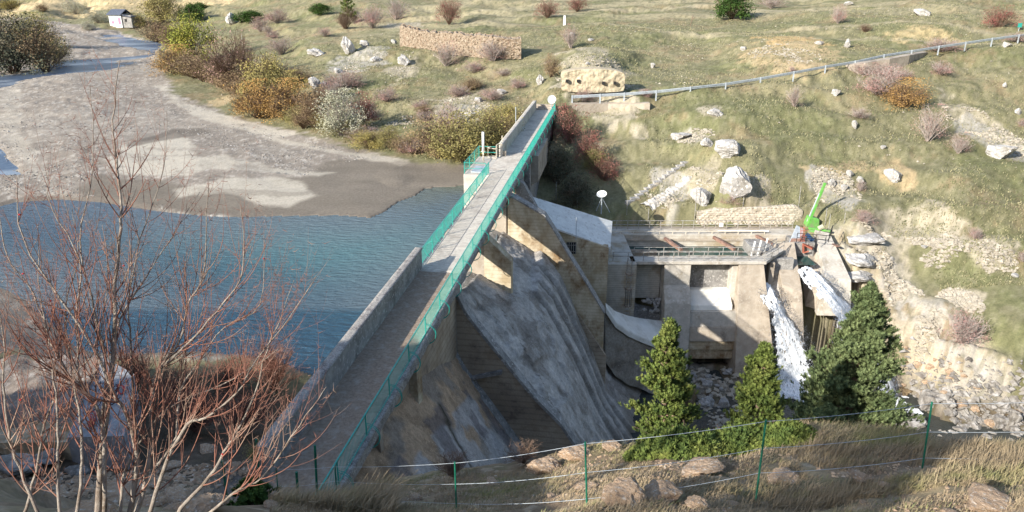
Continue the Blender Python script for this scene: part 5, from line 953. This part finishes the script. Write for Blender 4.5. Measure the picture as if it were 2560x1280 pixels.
# pines built from needle tufts
def tuftmesh(pos,dirs,L,rad,n,seed,thin=.18):
    R=np.random.RandomState(seed); k=len(pos); V=[];F_=[]
    d=dirs/np.linalg.norm(dirs,axis=1)[:,None]; L=L*(.7+.6*R.rand(k,1))
    for i in range(n):
        f=R.rand(k,1); q=R.randn(k,3); q-=d*(q*d).sum(1)[:,None]; q/=np.linalg.norm(q,axis=1)[:,None]+1e-9
        base=pos+d*L*(f*.75); tip=base+(d*.8+q*.75)*rad*(1.15-.4*f)*2; sd=np.cross(q,d); sd/=np.linalg.norm(sd,axis=1)[:,None]+1e-9; sd=sd*rad*thin*2
        V.append(np.stack([base-sd,base+sd,tip+sd*.3,tip-sd*.3],1))
    V=np.stack(V,1).reshape(-1,3); return V,np.arange(len(V)).reshape(-1,4)
def pine(label,px,py,wpx,hpx,D,mat_,seed,ntuft=2600,shape=.8,multi=False,name='pine_tree',tl=.15,rad=.055,nn_=16,lean=0):
    p=uD(px,py,D); p=(p[0],p[1],min(p[2],1e9)); dep=D; Ht=hpx/F*dep*1.05; Rw=wpx/F*dep/2
    R=random.Random(seed); r=empty(name,label,'pine tree',p); mb=MB(); mb.tube([(0,0,-.6),(.02,0,Ht*.3),(-.03,.02,Ht*.65),(.0,0,Ht*.97)],[.11*Ht/4,.09*Ht/4,.05*Ht/4,.015],8); mb.build('trunk',M['pinebark'],r,True)
    pos=[];dr=[]; lb=MB(); nb=int(100 if ntuft>6000 else 64 if ntuft>1500 else 34)
    for i in range(nb):
        f=(i+.5)/nb; z=Ht*(.04+.93*f)
        if R.random()<.14 and f<.85: continue
        env=Rw*((1-f)**.75)*(.4+.6*min(1,f*5+.35))*1.2; an=i*2.399+R.uniform(-.4,.4); l=env*R.uniform(.55,1.12); up=.25+.65*f+R.uniform(-.1,.1)
        P=[Vector((0,0,z-l*.2))]; 
        for j in range(1,6):
            t=j/5; P.append(Vector((math.cos(an)*l*t,math.sin(an)*l*t,z-l*.2+l*(up*t*t*.9-.05*t))))
        lb.tube(P,[.022*(1-j/6)*Ht/4+.005 for j in range(6)],4,False)
        m_=max(6,int(ntuft/nb*(.5+l/Rw*.8)))
        for q in range(m_):
            t=R.uniform(.18,1)**.7; j=min(4,int(t*5)); c=P[j].lerp(P[j+1],t*5-j); sp_=.32*l*(1-.45*t)+.06; off=Vector((R.gauss(0,1),R.gauss(0,1),abs(R.gauss(0,.7))))*sp_*.5; c=c+off
            pos.append(c[:]); o=Vector((c.x,c.y,0)); o=o.normalized() if o.length>.01 else Vector((0,0,1)); dr.append((o*.55+Vector((R.gauss(0,.25),R.gauss(0,.25),1.0))+off*.5)[:])
    for q in range(int(ntuft*.02)+8): pos.append((R.gauss(0,.04),R.gauss(0,.04),Ht*R.uniform(.9,1.0))); dr.append((R.gauss(0,.3),R.gauss(0,.3),1))
    lb.build('branches',M['pinebark'],r)
    V,Fq=tuftmesh(np.array(pos),np.array(dr),tl,rad,nn_,seed); link('needles',npmesh('needles',V,Fq,M[mat_]),r); return r
pine('green pine at left of the three, hiding the foot of the dam',1650,1115,170,325,19.5,'pine',3,4300,tl=.15,rad=.036)
pine('smallest of the three green pines, in the middle',1882,1105,140,255,18.5,'pine',4,3600,tl=.14,rad=.034)
pine('largest bushy blue-green pine right of the waterfalls',2108,1095,232,392,23,'pine_blue',5,12000,tl=.17,rad=.042)
pine('narrow dark pine stem growing against left side of the largest pine',2022,1090,95,190,25,'pine_blue',15,1500,tl=.17,rad=.042)
pine('low dark green pine at the bottom beside the dam path',635,1300,120,105,17.5,'juniper',6,900,tl=.12,rad=.05)
pine('small green pine on the far left slope above pink scrub',870,45,44,50,195,'pine',7,300,tl=.5,rad=.22,nn_=10)
def jun(label,px,py,wpx,hpx):
    p=hit(px,py); dep=p[1]*cp-(p[2]-H)*sp; R=np.random.RandomState(int(px)); n=1500; a=R.rand(n)*6.28; q=R.rand(n)**.5; w2=wpx/F*dep/2; h2=hpx/F*dep
    X=np.cos(a)*q*w2; Y=np.sin(a)*q*w2*.7; Z=h2*(1-q**2)*R.rand(n)*.9; Zg=hgt(X+p[0],Y+p[1])-p[2]; r=empty('ground_juniper',label,'shrub',p)
    V,Fq=tuftmesh(np.stack([X,Y,Z+Zg],1),np.stack([X*.6+R.randn(n)*.2,Y*.6+R.randn(n)*.2,np.full(n,.5)],1),.14,.05,12,3); link('needles',npmesh('needles',V,Fq,M['pine']),r)
    V,Fq=twigs(int(px),14,4,R0=w2,Hh=h2*.8,thick=.012); link('stems',npmesh('stems',V,Fq,M['twig_br']),r)
jun('low spreading green juniper below left pine',1700,1130,260,70); jun('low yellow-green juniper below the middle pine',1840,1120,220,60); jun('low juniper patch at the foot of the largest pine',1950,1105,160,50)
for k,(x,y,h,w_) in enumerate([(-14.5,-8.2,6.5,3.4),(-18.5,-10.5,9,4.2)]):  # sparse pines added out of view to dapple the near slope with shade
    z=hz(x,y); R_=random.Random(k); r=empty('pine_tree',['nearest pine on the slope behind the viewpoint','taller pine on the slope behind the viewpoint'][k],'pine tree',(x,y,z)); MB().tube([(0,0,-.4),(0,0,h)],[.12,.02],7).build('trunk',M['pinebark'],r)
    n=1500; f=np.random.RandomState(k).rand(n)**.8; a=np.random.RandomState(k+5).rand(n)*6.28; q=np.random.RandomState(k+9).rand(n)**.4*w_/2*(1-f)**.7+.05; V,Fq=tuftmesh(np.stack([np.cos(a)*q,np.sin(a)*q,.3+f*(h-.3)],1),np.stack([np.cos(a),np.sin(a),np.full(n,.8)],1),.26,.07,8,k); link('needles',npmesh('needles',V,Fq,M['pine']),r)
# ================================================================ FOREGROUND BARE TREE
bt_b=uD(290,1290,8.6); bt=empty('bare_tree','many-stemmed leafless tree with reddish twigs in the left foreground','tree',(bt_b[0],bt_b[1],bt_b[2]-.9))
STE=[([(243,1300),(255,1150),(270,1000),(285,860),(288,740),(298,600),(302,500),(290,400),(283,300),(300,150)],8.3,8.8,.052,.005,'s'),
([(320,1300),(342,1180),(332,1085),(310,1020),(285,985),(235,870),(150,745),(60,600),(42,440)],8.6,7.9,.048,.004,'s'),
([(338,1300),(368,1180),(376,1080),(380,990),(400,920),(450,850),(470,760),(508,690),(516,560),(522,440)],8.5,9.1,.042,.004,'s'),
([(368,1300),(420,1150),(470,1060),(514,1045),(591,984),(640,900),(720,800),(790,690)],8.4,8.0,.034,.003,'s'),
([(450,1270),(524,1193),(560,1130),(588,1085),(638,984),(665,880),(700,800),(735,700)],8.4,8.9,.030,.003,'s'),
([(100,1300),(50,1170),(20,1080),(8,960),(12,850),(-10,740)],8.0,7.7,.026,.004,'s'),
([(262,1290),(255,1065),(215,984),(175,947),(148,893),(128,857),(85,735),(18,640),(0,545)],8.3,8.0,.034,.004,'s'),
([(150,1290),(144,1186),(146,1080),(134,950),(120,850),(100,740),(95,560)],7.9,8.1,.024,.003,'s'),
([(340,1120),(333,1000),(328,884),(322,760),(350,600),(408,430),(416,280)],8.6,9.0,.024,.003,'s'),
([(520,1285),(600,1222),(648,1200),(692,1145),(766,1038),(816,967)],8.0,7.8,.024,.003,'s'),
([(285,900),(300,800),(360,700),(430,590),(500,480),(600,520),(604,506)][:5],8.7,9.2,.02,.003,'s'),
([(255,1060),(262,900),(228,740),(200,600),(232,420),(225,210)],8.4,8.3,.022,.003,'s'),
([(400,920),(470,860),(540,780),(600,700),(610,600),(600,510)],8.7,8.3,.02,.003,'s'),
([(60,1290),(90,1180),(110,1060),(160,960),(235,880),(262,760),(270,640)],8.2,8.6,.024,.003,'s'),
([(300,1290),(310,1190),(360,1090),(440,1010),(560,960),(650,905),(700,870)],8.5,8.9,.026,.003,'s'),
([(190,1290),(205,1180),(200,1060),(175,900),(165,760),(195,640),(180,520)],8.0,8.3,.026,.003,'s'),
([(380,1180),(440,1090),(450,980),(500,900),(560,820),(650,760),(660,590)],8.6,9.0,.024,.003,'s'),
([(200,960),(190,800),(200,650),(130,520),(120,400)],8.2,8.0,.018,.003,'s')]
nodes=[]; br_=random.Random(99)
def stub(mb,p,d,r): mb.tube([p,p+d*r*5],[r*1.1,r*.7],4)
for idx,(pl,D0,D1,r0,r1,_) in enumerate(STE):
    n=len(pl); r0*=.8; P=[Vector(uD(a,b,D0+(D1-D0)*i/(n-1)))-Vector(bt.location) for i,(a,b) in enumerate(pl)]
    Q=[]
    for i in range(n-1):      # smooth in-betweens with slight kinks
        for k in range(4):
            t=k/4; p0=P[max(i-1,0)];p1=P[i];p2=P[i+1];p3=P[min(i+2,n-1)]; q=.5*((2*p1)+(p2-p0)*t+(2*p0-5*p1+4*p2-p3)*t*t+(-p0+3*p1-3*p2+p3)*t**3); Q.append(q+Vector((br_.gauss(0,.006),br_.gauss(0,.006),0)))
    Q.append(P[-1]); m=len(Q); Rr=[r0+(r1-r0)*(i/(m-1))**.75 for i in range(m)]
    if idx in (0,1,2,3,4,5,7): # root the stem in the ground
        Q=[Q[0]+Vector(((0-Q[0].x)*.55,0,-.9))]+Q; Rr=[r0*1.25]+Rr
    MB().tube(Q,Rr,8).build('stem',M['bark'],bt,True); nodes.append((Q,Rr))
def twigset(name,items,m):
    mb=MB()
    for Q,Rr in items: mb.tube(Q,Rr,4,False)
    return mb.build(name,m,bt,True)
lv1=[]
def grow(Q,Rr,i,L,r,up,spread,kink=.05):
    p=Q[i].copy(); d=(Q[min(i+1,len(Q)-1)]-Q[max(i-1,0)]).normalized(); a=Vector((br_.gauss(0,1),br_.gauss(0,.8),br_.gauss(0,.35))); a=(a-d*a.dot(d)).normalized(); d=(d*(1-spread)+a*spread).normalized(); P=[p];R_=[r]; n=max(4,int(L/.09))
    for k in range(n):
        d=(d+Vector((br_.gauss(0,kink),br_.gauss(0,kink),br_.gauss(0,kink)+up))).normalized(); p=p+d*L/n; P.append(p.copy()); R_.append(r*(1-.78*(k+1)/n))
    return P,R_
for Q,Rr in nodes:
    m=len(Q); 
    for _ in range(max(12,int(m*.95))):
        i=int(m*.1+(m*.9-2)*br_.random()); L=br_.uniform(.35,1.5)*(1.1-.5*i/m); lv1.append(grow(Q,Rr,i,L,min(Rr[i]*.6,.0095),.13,br_.uniform(.28,.58),.04))
lv2=[]
for Q,Rr in lv1:
    for _ in range(br_.randint(2,5)):
        i=br_.randint(1,len(Q)-2); lv2.append(grow(Q,Rr,i,br_.uniform(.15,.62),min(Rr[i]*.75,.0046),.13,br_.uniform(.28,.55)))
lv3=[]
for Q,Rr in lv2+lv1+[(q[len(q)//3:],r[len(q)//3:]) for q,r in nodes]*3:
    for _ in range(br_.randint(1,3)):
        i=br_.randint(1,len(Q)-1); lv3.append(grow(Q,Rr,min(i,len(Q)-2),br_.uniform(.03,.09),.0028,.03,.7))
twigset('side_branches',lv1,M['redtwig']); twigset('twig_spray',lv2,M['redtwig']); twigset('bud_spurs',lv3,M['redtwig'])
M['berry']=mat('red_berry',(.5,.03,.03),bump=0,rough=.4)
b_=bmesh.new(); bmesh.ops.create_icosphere(b_,subdivisions=2,radius=.011); bme=bpy.data.meshes.new('berry'); b_.to_mesh(bme); b_.free(); bme.materials.append(M['berry'])
for _ in range(7): Q,_r=br_.choice(lv2[:len(lv2)//2]); o=link('berry',bme,bt); o.location=Q[-1]-Vector((0,0,.012))
# ================================================================ FENCES, GUARDRAIL, WALLS, HUT
def wirefence(label,posts,hts,wires,m_post,m_wire,rad=.02,wr=.004,sag=.06,top=None):
    r=empty('wire_fence',label,'fence',posts[0]); b=Vector(posts[0]); Pt=[Vector(p)-b for p in posts]
    for p,h in zip(Pt,hts): MB().tube([p-Vector((0,0,.2)),p+Vector((0,0,h[0]))+Vector(h[1])],rad,7).build('post',m_post,r)
    for f in wires:
        Q=[]
        for i in range(len(Pt)-1):
            a=Pt[i]+(Vector((0,0,hts[i][0]))+Vector(hts[i][1]))*f; c=Pt[i+1]+(Vector((0,0,hts[i+1][0]))+Vector(hts[i+1][1]))*f
            for k in range(8): t=k/8; Q.append(a.lerp(c,t)-Vector((0,0,sag*4*t*(1-t)*(1.2-f*.5))))
        Q.append(c); MB().tube(Q,wr,4,False).build('wire',m_wire,r)
    return r
def gp(px,py,D): return uD(px,py,D)
PB=[gp(700,1290,19.5),gp(842,1262,19.2),gp(1142,1298,13.8),gp(1470,1300,12.2),gp(1892,1232,12.1),gp(2304,1197,12.6),gp(2800,1190,13)]
def top_of(px,py,P): # height so that the post reaches the pixel row
    r=ray(px,py); D=P[1]/r[1]; z=H+r[2]*D; return z-P[2],(r[0]*D-P[0],0,0)
HT=[top_of(a,b,P) for (a,b),P in zip([(690,1170),(838,1165),(1137,1155),(1463,1105),(1915,1050),(2330,1005),(2840,990)],PB)]
wirefence('green-posted wire fence with pale wires across the near slope',PB,HT,(.98,.62,.28),M['dkgreen'],M['galv'],.016,.0042,.05)
PB=[gp(748,1300,18.2),gp(790,1205,20.4),gp(648,1190,24.5),gp(566,1240,20)]
HT=[top_of(a,b,P) for (a,b),P in zip([(741,1180),(787,1113),(640,1098),(556,1152)],PB)]
for P,h,lb in zip(PB,HT,['thick green post nearest, at the mouth of the dam path','green post standing just inside the near railing end','green post at the end of parapet wall','green post in the rubble left of the path']):
    o=MB().tube([(0,0,-.3),(h[1][0],0,h[0])],.034,8).build('green_post',M['dkgreen']); o.location=P; tag(o,lb,'post')
# thin fence poles around the works
for k,(a,b,D) in enumerate([(1390,500,455),(1443,520,465),(1567,535,500),(1620,560,520),(1736,555,472),(1856,530,478),(1996,520,465),(2062,565,520),(2070,585,535),(2110,560,532)]):
    p=hit(a,b); h=top_of(a+ (b-D)*.1*(a-1280)/600,D,p); o=MB().tube([(0,0,-.3),(h[1][0],0,max(h[0],.8))],.035,6).build('fence_pole',M['rail_grey']); o.location=p; tag(o,'slim grey fence pole standing round the outlet works yard','pole','thin grey poles round the yard')
# guardrail along the road
gr_px=[(1430,254),(1500,250),(1560,247),(1640,241),(1725,232),(1813,222),(1900,208),(1983,193),(2062,178),(2136,166),(2208,150),(2277,139),(2345,128),(2412,118),(2478,108),(2545,99),(2640,88)]
Dg=np.interp([a for a,b in gr_px],[1430,1725,2000,2275,2560,2700],[99.5,100,104.5,112,119.5,124]); GP=[]
for (a,b),D in zip(gr_px,Dg): q=uD(a,b,float(D)); GP.append(q)
r=empty('guardrail','long galvanised steel guardrail running along the hillside road','guardrail',GP[0]); b0=Vector(GP[0])
def gpb(P): return Vector(P)-b0
for i in range(len(GP)-1):
    a,c=gpb(GP[i]),gpb(GP[i+1]); mb=MB()
    for z0,z1,o_ in ((.42,.50,.0),(.50,.58,-.06),(.58,.66,0),(.66,.74,-.06),(.74,.80,0)):
        mb.hexa([a+Vector((0,o_,z0)),c+Vector((0,o_,z0)),c+Vector((0,o_+.04,z0)),a+Vector((0,o_+.04,z0)),a+Vector((0,o_,z1)),c+Vector((0,o_,z1)),c+Vector((0,o_+.04,z1)),a+Vector((0,o_+.04,z1))])
    mb.build('rail',M['galv'],r)
for P in GP: p=gpb(P); MB().box(p.x-.09,p.x+.09,p.y-.1,p.y-.02,p.z-.6,p.z+.85).build('post',M['galv'],r)
def groundwall(name,label,pts_top,hts,m,thick=.4,cat='wall',bot=None,cap=None):
    "wall following a line of top points (world) with heights below each"
    b=Vector(pts_top[0]); mb=MB(); P=[Vector(p)-b for p in pts_top]
    for i in range(len(P)-1):
        a,c=P[i],P[i+1]; th=Vector((0,thick,0)); za=Vector((0,0,hts[i])); zc=Vector((0,0,hts[i+1])); mb.hexa([a-za,c-zc,c-zc+th,a-za+th,a,c,c+th,a+th])
    o=mb.build(name,m); o.location=b; return tag(o,label,cat)
def pxwall(label,L,m,thick=.7,pull=.0):
    T=[];h=[]
    for px,yt,yb in L:
        p=hit(px,yb); hh=max(top_of(px,yt,p)[0],.15); T.append((p[0],p[1]-pull,p[2]+hh)); h.append(hh+.7)
    return groundwall('retaining_wall',label,T,h,m,thick)
pxwall('low pale roadside retaining wall just past the dam end',[(1430,260,270),(1520,259,276),(1624,258,276)],M['conc_sand'],1.2)
pxwall('wedge-shaped concrete retaining wall below the guardrail',[(2124,162,176),(2160,157,186),(2220,147,178),(2270,138,162),(2318,130,136)],M['conc_sand'],1.5)
def stonewall(name,label,top,hts,m,amp=.12,thick=.6,cell=.42,cat='stone wall'):
    "coursed rubble wall face with real relief"
    T=np.array(top); L=np.concatenate([[0],np.cumsum(np.linalg.norm(T[1:,:2]-T[:-1,:2],axis=1))]); us=np.arange(0,L[-1],.14); vs=np.linspace(0,1,26)
    def fn(u,v):
        x=np.interp(u,L,T[:,0]); y=np.interp(u,L,T[:,1]); z=np.interp(u,L,T[:,2])+(fbm(u,u*0,3,1.5,7)-.5)*.5; h=np.interp(u,L,hts); zz=z-h*np.clip(v*1.15-.15,0,1); row=np.floor(zz/(cell*.6)); uu=u/cell+row*.37; f=np.abs((uu%1)-.5)*2; g_=np.abs(((zz/(cell*.6))%1)-.5)*2; jo=np.maximum(f,g_)
        d=(vn(np.floor(uu)+.5,row+.5)-.5)*amp*2-sm(jo,.75,1)*amp; return np.stack([x,y-np.where(v<.14,-thick*(1-v/.14),0)-d*(v>.1),zz+(v<.1)*d*.3],1)-T[0]
    cf=lambda u,v:None
    o=gridmesh(name,fn,us,vs,m,None,False); o.location=T[0]; return tag(o,label,cat)
stonewall('stone_retaining_wall','pale rubble retaining wall behind the outlet basin',[onY(1742,530,76.7),onY(1800,524,76.7),onY(1900,520,76.7),onY(1985,517,76.8),onY(2010,525,77)],[2.2,2.3,2.3,2.3,1.6],mat('pale_rubble',(.54,.48,.39),(.36,.31,.24),scale=1.6,bump=.7,bscale=4,c4=(.60,.56,.48)),.10)
def hp(px,py,up=0): p=hit(px,py); return p
_c=[(1000,64,116),(1060,80,122),(1150,86,140),(1230,92,146),(1304,98,148)]
bl=[hit(a,c) for a,b,c in _c]; wl=[onY(a,b,q[1]+1.0) for (a,b,c),q in zip(_c,bl)]
def leanwall(name,label,top,bot,m):
    T=np.array(top);B=np.array(bot); L=np.concatenate([[0],np.cumsum(np.linalg.norm(T[1:,:2]-T[:-1,:2],axis=1))]); us=np.arange(0,L[-1]+.1,.2); vs=np.linspace(0,1,36)
    def fn(u,v):
        tp_=np.stack([np.interp(u,L,T[:,k]) for k in range(3)],1); bt_=np.stack([np.interp(u,L,B[:,k]) for k in range(3)],1); p=tp_*(1-v[:,None])+bt_*v[:,None]; q=(vn(u/.42,v*22)-.5)*.5+(vn(u/.2,v*40)-.5)*.25; p[:,1]-=q+.4; p[:,2]+=q*.4+.35*(1-v)+(fbm(u,v*0,3,1.2,3)-.5)*.7*(v<.1); p[:,1]+=np.where(v<.03,1.6,0); return p-T[0]
    o=gridmesh(name,fn,us,vs,m,None,False); o.location=T[0]; return tag(o,label,'stone wall')
leanwall('dry_stone_wall','long ruined reddish dry-stone wall across the hillside',wl,bl,M['drystone'])
cl=np.array([hit(a,b) for a,b in [(1722,440),(1712,452),(1690,468),(1665,485),(1640,502),(1615,517)]])
def chfn(u,v):
    x=np.interp(u,np.linspace(0,1,len(cl)),cl[:,0])+(v-.5)*(1.0+1.1*u); y=np.interp(u,np.linspace(0,1,len(cl)),cl[:,1])+(v-.5)*-.6; z=hgt(x,y)+.12+(vn(x/.32,y/.32)-.5)*.35-.5*(np.abs(v-.5)*2)**4; return np.stack([x,y,z],1)-cl[0]
o=gridmesh('stone_chute',chfn,np.linspace(0,1,110),np.linspace(0,1,22),mat('white_rubble',(.66,.63,.58),(.40,.37,.33),scale=2.5,bump=.8),None,False); o.location=cl[0]; tag(o,'white rubble-lined gully climbing beside the stone steps','gully')
me=MB().box(-.5,.5,-.26,.26,-.6,.16).mesh('stone_step',M['rock'])
for k in range(13):
    t=k/12; p=hit(1575+(1712-1575)*t,505+(408-505)*t); o=link('stone_step',me); o.location=p; o.rotation_euler=(0,0,.4+random.uniform(-.15,.15)); tag(o,'flat pale stone step in the diagonal flight beside the white gully','step','stone steps up the bank')
# holed bank (old pale masonry face with four square openings)
hb=onY(1482,228,102.2); hk=empty('holed_wall','pale earthen masonry face with four small square holes','wall',hb)
X0=onY(1404,200,102.2)[0]; X1=onY(1562,200,102.2)[0]
def hfn(u,v):
    x=X0+(X1-X0)*u; e=np.sin(np.pi*np.clip(u,0,1))**.25; zt=onY(1480,172,102.2)[2]-(1-e)*1.2; zb=onY(1480,231,102.2)[2]+(1-e)*.5; z=zt+(zb-zt)*np.clip(v*1.2-.2,0,1)
    return np.stack([x-hb[0],102.2-hb[1]+(fbm(x,z,4,1.2,6)-.5)*.5+np.where(v<.17,2.6*(1-v/.17),0)+(fbm(x*2,z*2,3,.7,8)-.5)*.3-.25*np.sin(np.pi*u)-(u*0),z-hb[2]],1)
gridmesh('face',hfn,np.linspace(0,1,90),np.linspace(0,1,40),mat('cream_earth_masonry',(.54,.46,.33),(.42,.35,.24),(.33,.29,.20),scale=1.5,bump=.6,bscale=4),hk)
for px in (1418,1446,1509,1538):
    q=onY(px,203 if px<1480 else 208,101.6); mb=MB().box(q[0]-.19,q[0]+.19,101.62,102.0,q[2]-.19,q[2]+.19); rel(mb,hb).build('hole',M['black'],hk)
# hut by the river
hu=uD(312,61,268); hut=empty('river_hut','small white graffitied hut with dark pitched roof by the river','hut',hu,math.radians(-12))
MB().box(-4.2,.8,-2.4,2.6,-1,3.6).build('wall',M['white'],hut); MB().prism([(-4.7,3.5),(-1.7,5.2),(1.3,3.5),(1.3,3.3),(-4.7,3.3)],-2.8,3.0,1)
mb=MB(); mb.hexa([(-4.6,-3.0,3.3),(1.3,-3.0,3.3),(1.3,.2,5.0),(-4.6,.2,5.0),(-4.6,-3.0,3.55),(1.3,-3.0,3.55),(1.3,.2,5.25),(-4.6,.2,5.25)]); mb.hexa([(-4.6,.2,5.0),(1.3,.2,5.0),(1.3,3.2,3.3),(-4.6,3.2,3.3),(-4.6,.2,5.25),(1.3,.2,5.25),(1.3,3.2,3.55),(-4.6,3.2,3.55)]); mb.build('roof',M['slate'],hut)
MB().box(.81,4.6,-2.0,2.4,-1,3.2).build('side_wall',M['conc_grey'],hut)
mb=MB(); mb.hexa([(.85,-2.6,3.2),(5.0,-2.6,2.6),(5,2.8,2.6),(.85,2.8,3.2),(.85,-2.6,3.4),(5,-2.6,2.8),(5,2.8,2.8),(.85,2.8,3.4)]); mb.build('side_roof',M['slate'],hut)
mb=MB(); mb.box(-.6,.5,-2.43,-2.405,.2,2.4); mb.box(-3.4,-2.2,-2.43,-2.405,.3,1.3); mb.build('graffiti',mat('pink_paint',(.75,.25,.35),bump=0),hut)
MB().box(1.8,2.8,-2.03,-2.005,1.0,2.0).build('window',M['black'],hut)
# white marker post, sign
p=hit(1411,63); o=MB().hexa([(-.3,-.3,-.3),(.3,-.3,-.3),(.3,.3,-.3),(-.3,.3,-.3),(-.22,-.22,2.15),(.22,-.22,2.15),(.22,.22,2.15),(-.22,.22,2.15)]).build('marker_post',M['white'],bevel=.03); o.location=p; tag(o,'white stone marker post standing alone on the meadow','post')
p=hit(2546,78); r=empty('small_sign','little green sign board on a post at upper right','sign',p); MB().tube([(0,0,-.2),(0,0,1.2)],.05,6).build('post',M['galv'],r); MB().box(-.35,.35,-.08,-.05,.6,1.3).build('board',M['teal'],r)
p=hit(1725,65); o=MB().tube([(0,0,-.2),(.5,0,2.2)],.06,6).bar((.2,0,1.3),(.9,0,1.8),.08).build('leaning_stake',M['twig_br']); o.location=p; tag(o,'leaning brown stake on upper meadow left of the round juniper','stake')
# old concrete block with graffiti at the lower left
cb=(-20.5,26.5,-2.2); ck=empty('concrete_block','broken old concrete block with faded graffiti at the lake edge','block',cb)
def cpt(px,py,D): q=uD(px,py,D); return Vector(q)-Vector(cb)
t0,t1,t2,t3=cpt(-160,900,34.5),cpt(258,892,33.0),cpt(172,1085,27.6),cpt(-180,1090,28.4)
t4=cpt(334,930,31.5); t5=cpt(330,1180,27.0)
bm_=Vector((0,0,2.6))
def slabfn(u,v):
    a=np.array([(t3*(1-i)+t2*i)*(1-j)+(t0*(1-i)+t1*i)*j for i,j in zip(u,v)]); n=(fbm(a[:,0],a[:,1],5,1.2,4)-.5)*.8; a[:,2]+=n-.5*sm(.25-v+(fbm(a[:,0],a[:,1]*0,3,1,5)-.5)*.3,0,.1); return a
gridmesh('broken_top',slabfn,np.linspace(0,1,50),np.linspace(0,1,40),mat('brown_broken_concrete',(.24,.20,.17),(.15,.125,.105),(.33,.31,.29),scale=1.6,scale2=.8,bump=.7,bscale=8),ck)
MB().hexa([t3-bm_,t2-bm_,t1-bm_,t0-bm_,t3-Vector((0,0,.35)),t2-Vector((0,0,.35)),t1-Vector((0,0,.35)),t0-Vector((0,0,.35))]).build('block_body',M['conc_stain'],ck)
sd_=MB().hexa([t2-bm_+Vector((0,-.15,0)),t5-Vector((0,0,.4)),t4-bm_,t1-bm_,t2+Vector((0,-.15,-.05)),t5+Vector((0,0,1.55)),t4+Vector((0,0,-.1)),t1+Vector((0,0,0))]).build('side_face',mat('bluish_plaster',(.27,.28,.30),(.19,.20,.22),(.20,.19,.18),scale=1.3,scale2=.6,bump=.3,bscale=8,c4=(.34,.34,.34)),ck)

nrm=(t5-t2).cross(Vector((0,0,1))).normalized(); nrm=nrm if nrm.dot(Vector((0,0,H))+Vector((0,0,0))-Vector(cb)-t2)>0 else -nrm
def gp2(u,v): a=(t2+Vector((0,-.15,-.05)))*(1-u)+(t1)*u; b=(t5+Vector((0,0,1.55)))*(1-u)+(t4+Vector((0,0,-.1)))*u; return a*(1-v)+b*v+Vector((0,0,.03))
rg=random.Random(4); mr=mat('red_spray',(.45,.06,.06),bump=0); mk=mat('black_spray',(.03,.03,.04),bump=0)
for m_,cnt in ((mr,7),(mk,6)):
    mb=MB()
    for _ in range(cnt):
        u0,v0=rg.uniform(.08,.7),rg.uniform(.25,.85); P=[gp2(u0+.07*math.cos(a*1.3+u0*9),v0+.09*math.sin(a)) for a in np.linspace(0,rg.uniform(3,6),9)]; mb.tube(P,.022,4)
    mb.build('graffiti',m_,ck)

for lb,c0,rx,ry in [('white churned foam where the left waterfall lands',FALL1[-2],3.2,2.6),('white churned foam among the rocks right of the largest pine',FALL2[-1],2.2,3.0)]:
    n=9000; R_=np.random.RandomState(int(rx*10)); a=R_.rand(n)*6.28; q=R_.rand(n)**.7; X=c0[0]+np.cos(a)*q*rx; Y=c0[1]-1+np.sin(a)*q*ry; k=fbm(X,Y,3,.9,12)>.40+.25*q; X=X[k];Y=Y[k]; Z=np.full(len(X),-20.36)+.25*R_.rand(len(X))*(1-q[k]); s_=(.03+.07*R_.rand(len(X)))
    V=np.stack([np.stack([X+math.cos(t)*s_*(1.5),Y+math.sin(t)*s_,Z+.02*math.sin(t*2)],1) for t in (0,1.25,2.5,3.77,5.0)],1).reshape(-1,3); tag(link('foam',npmesh('foam',V,np.arange(len(V)).reshape(-1,5),M['foam'])),lb,'foam',None,'stuff')
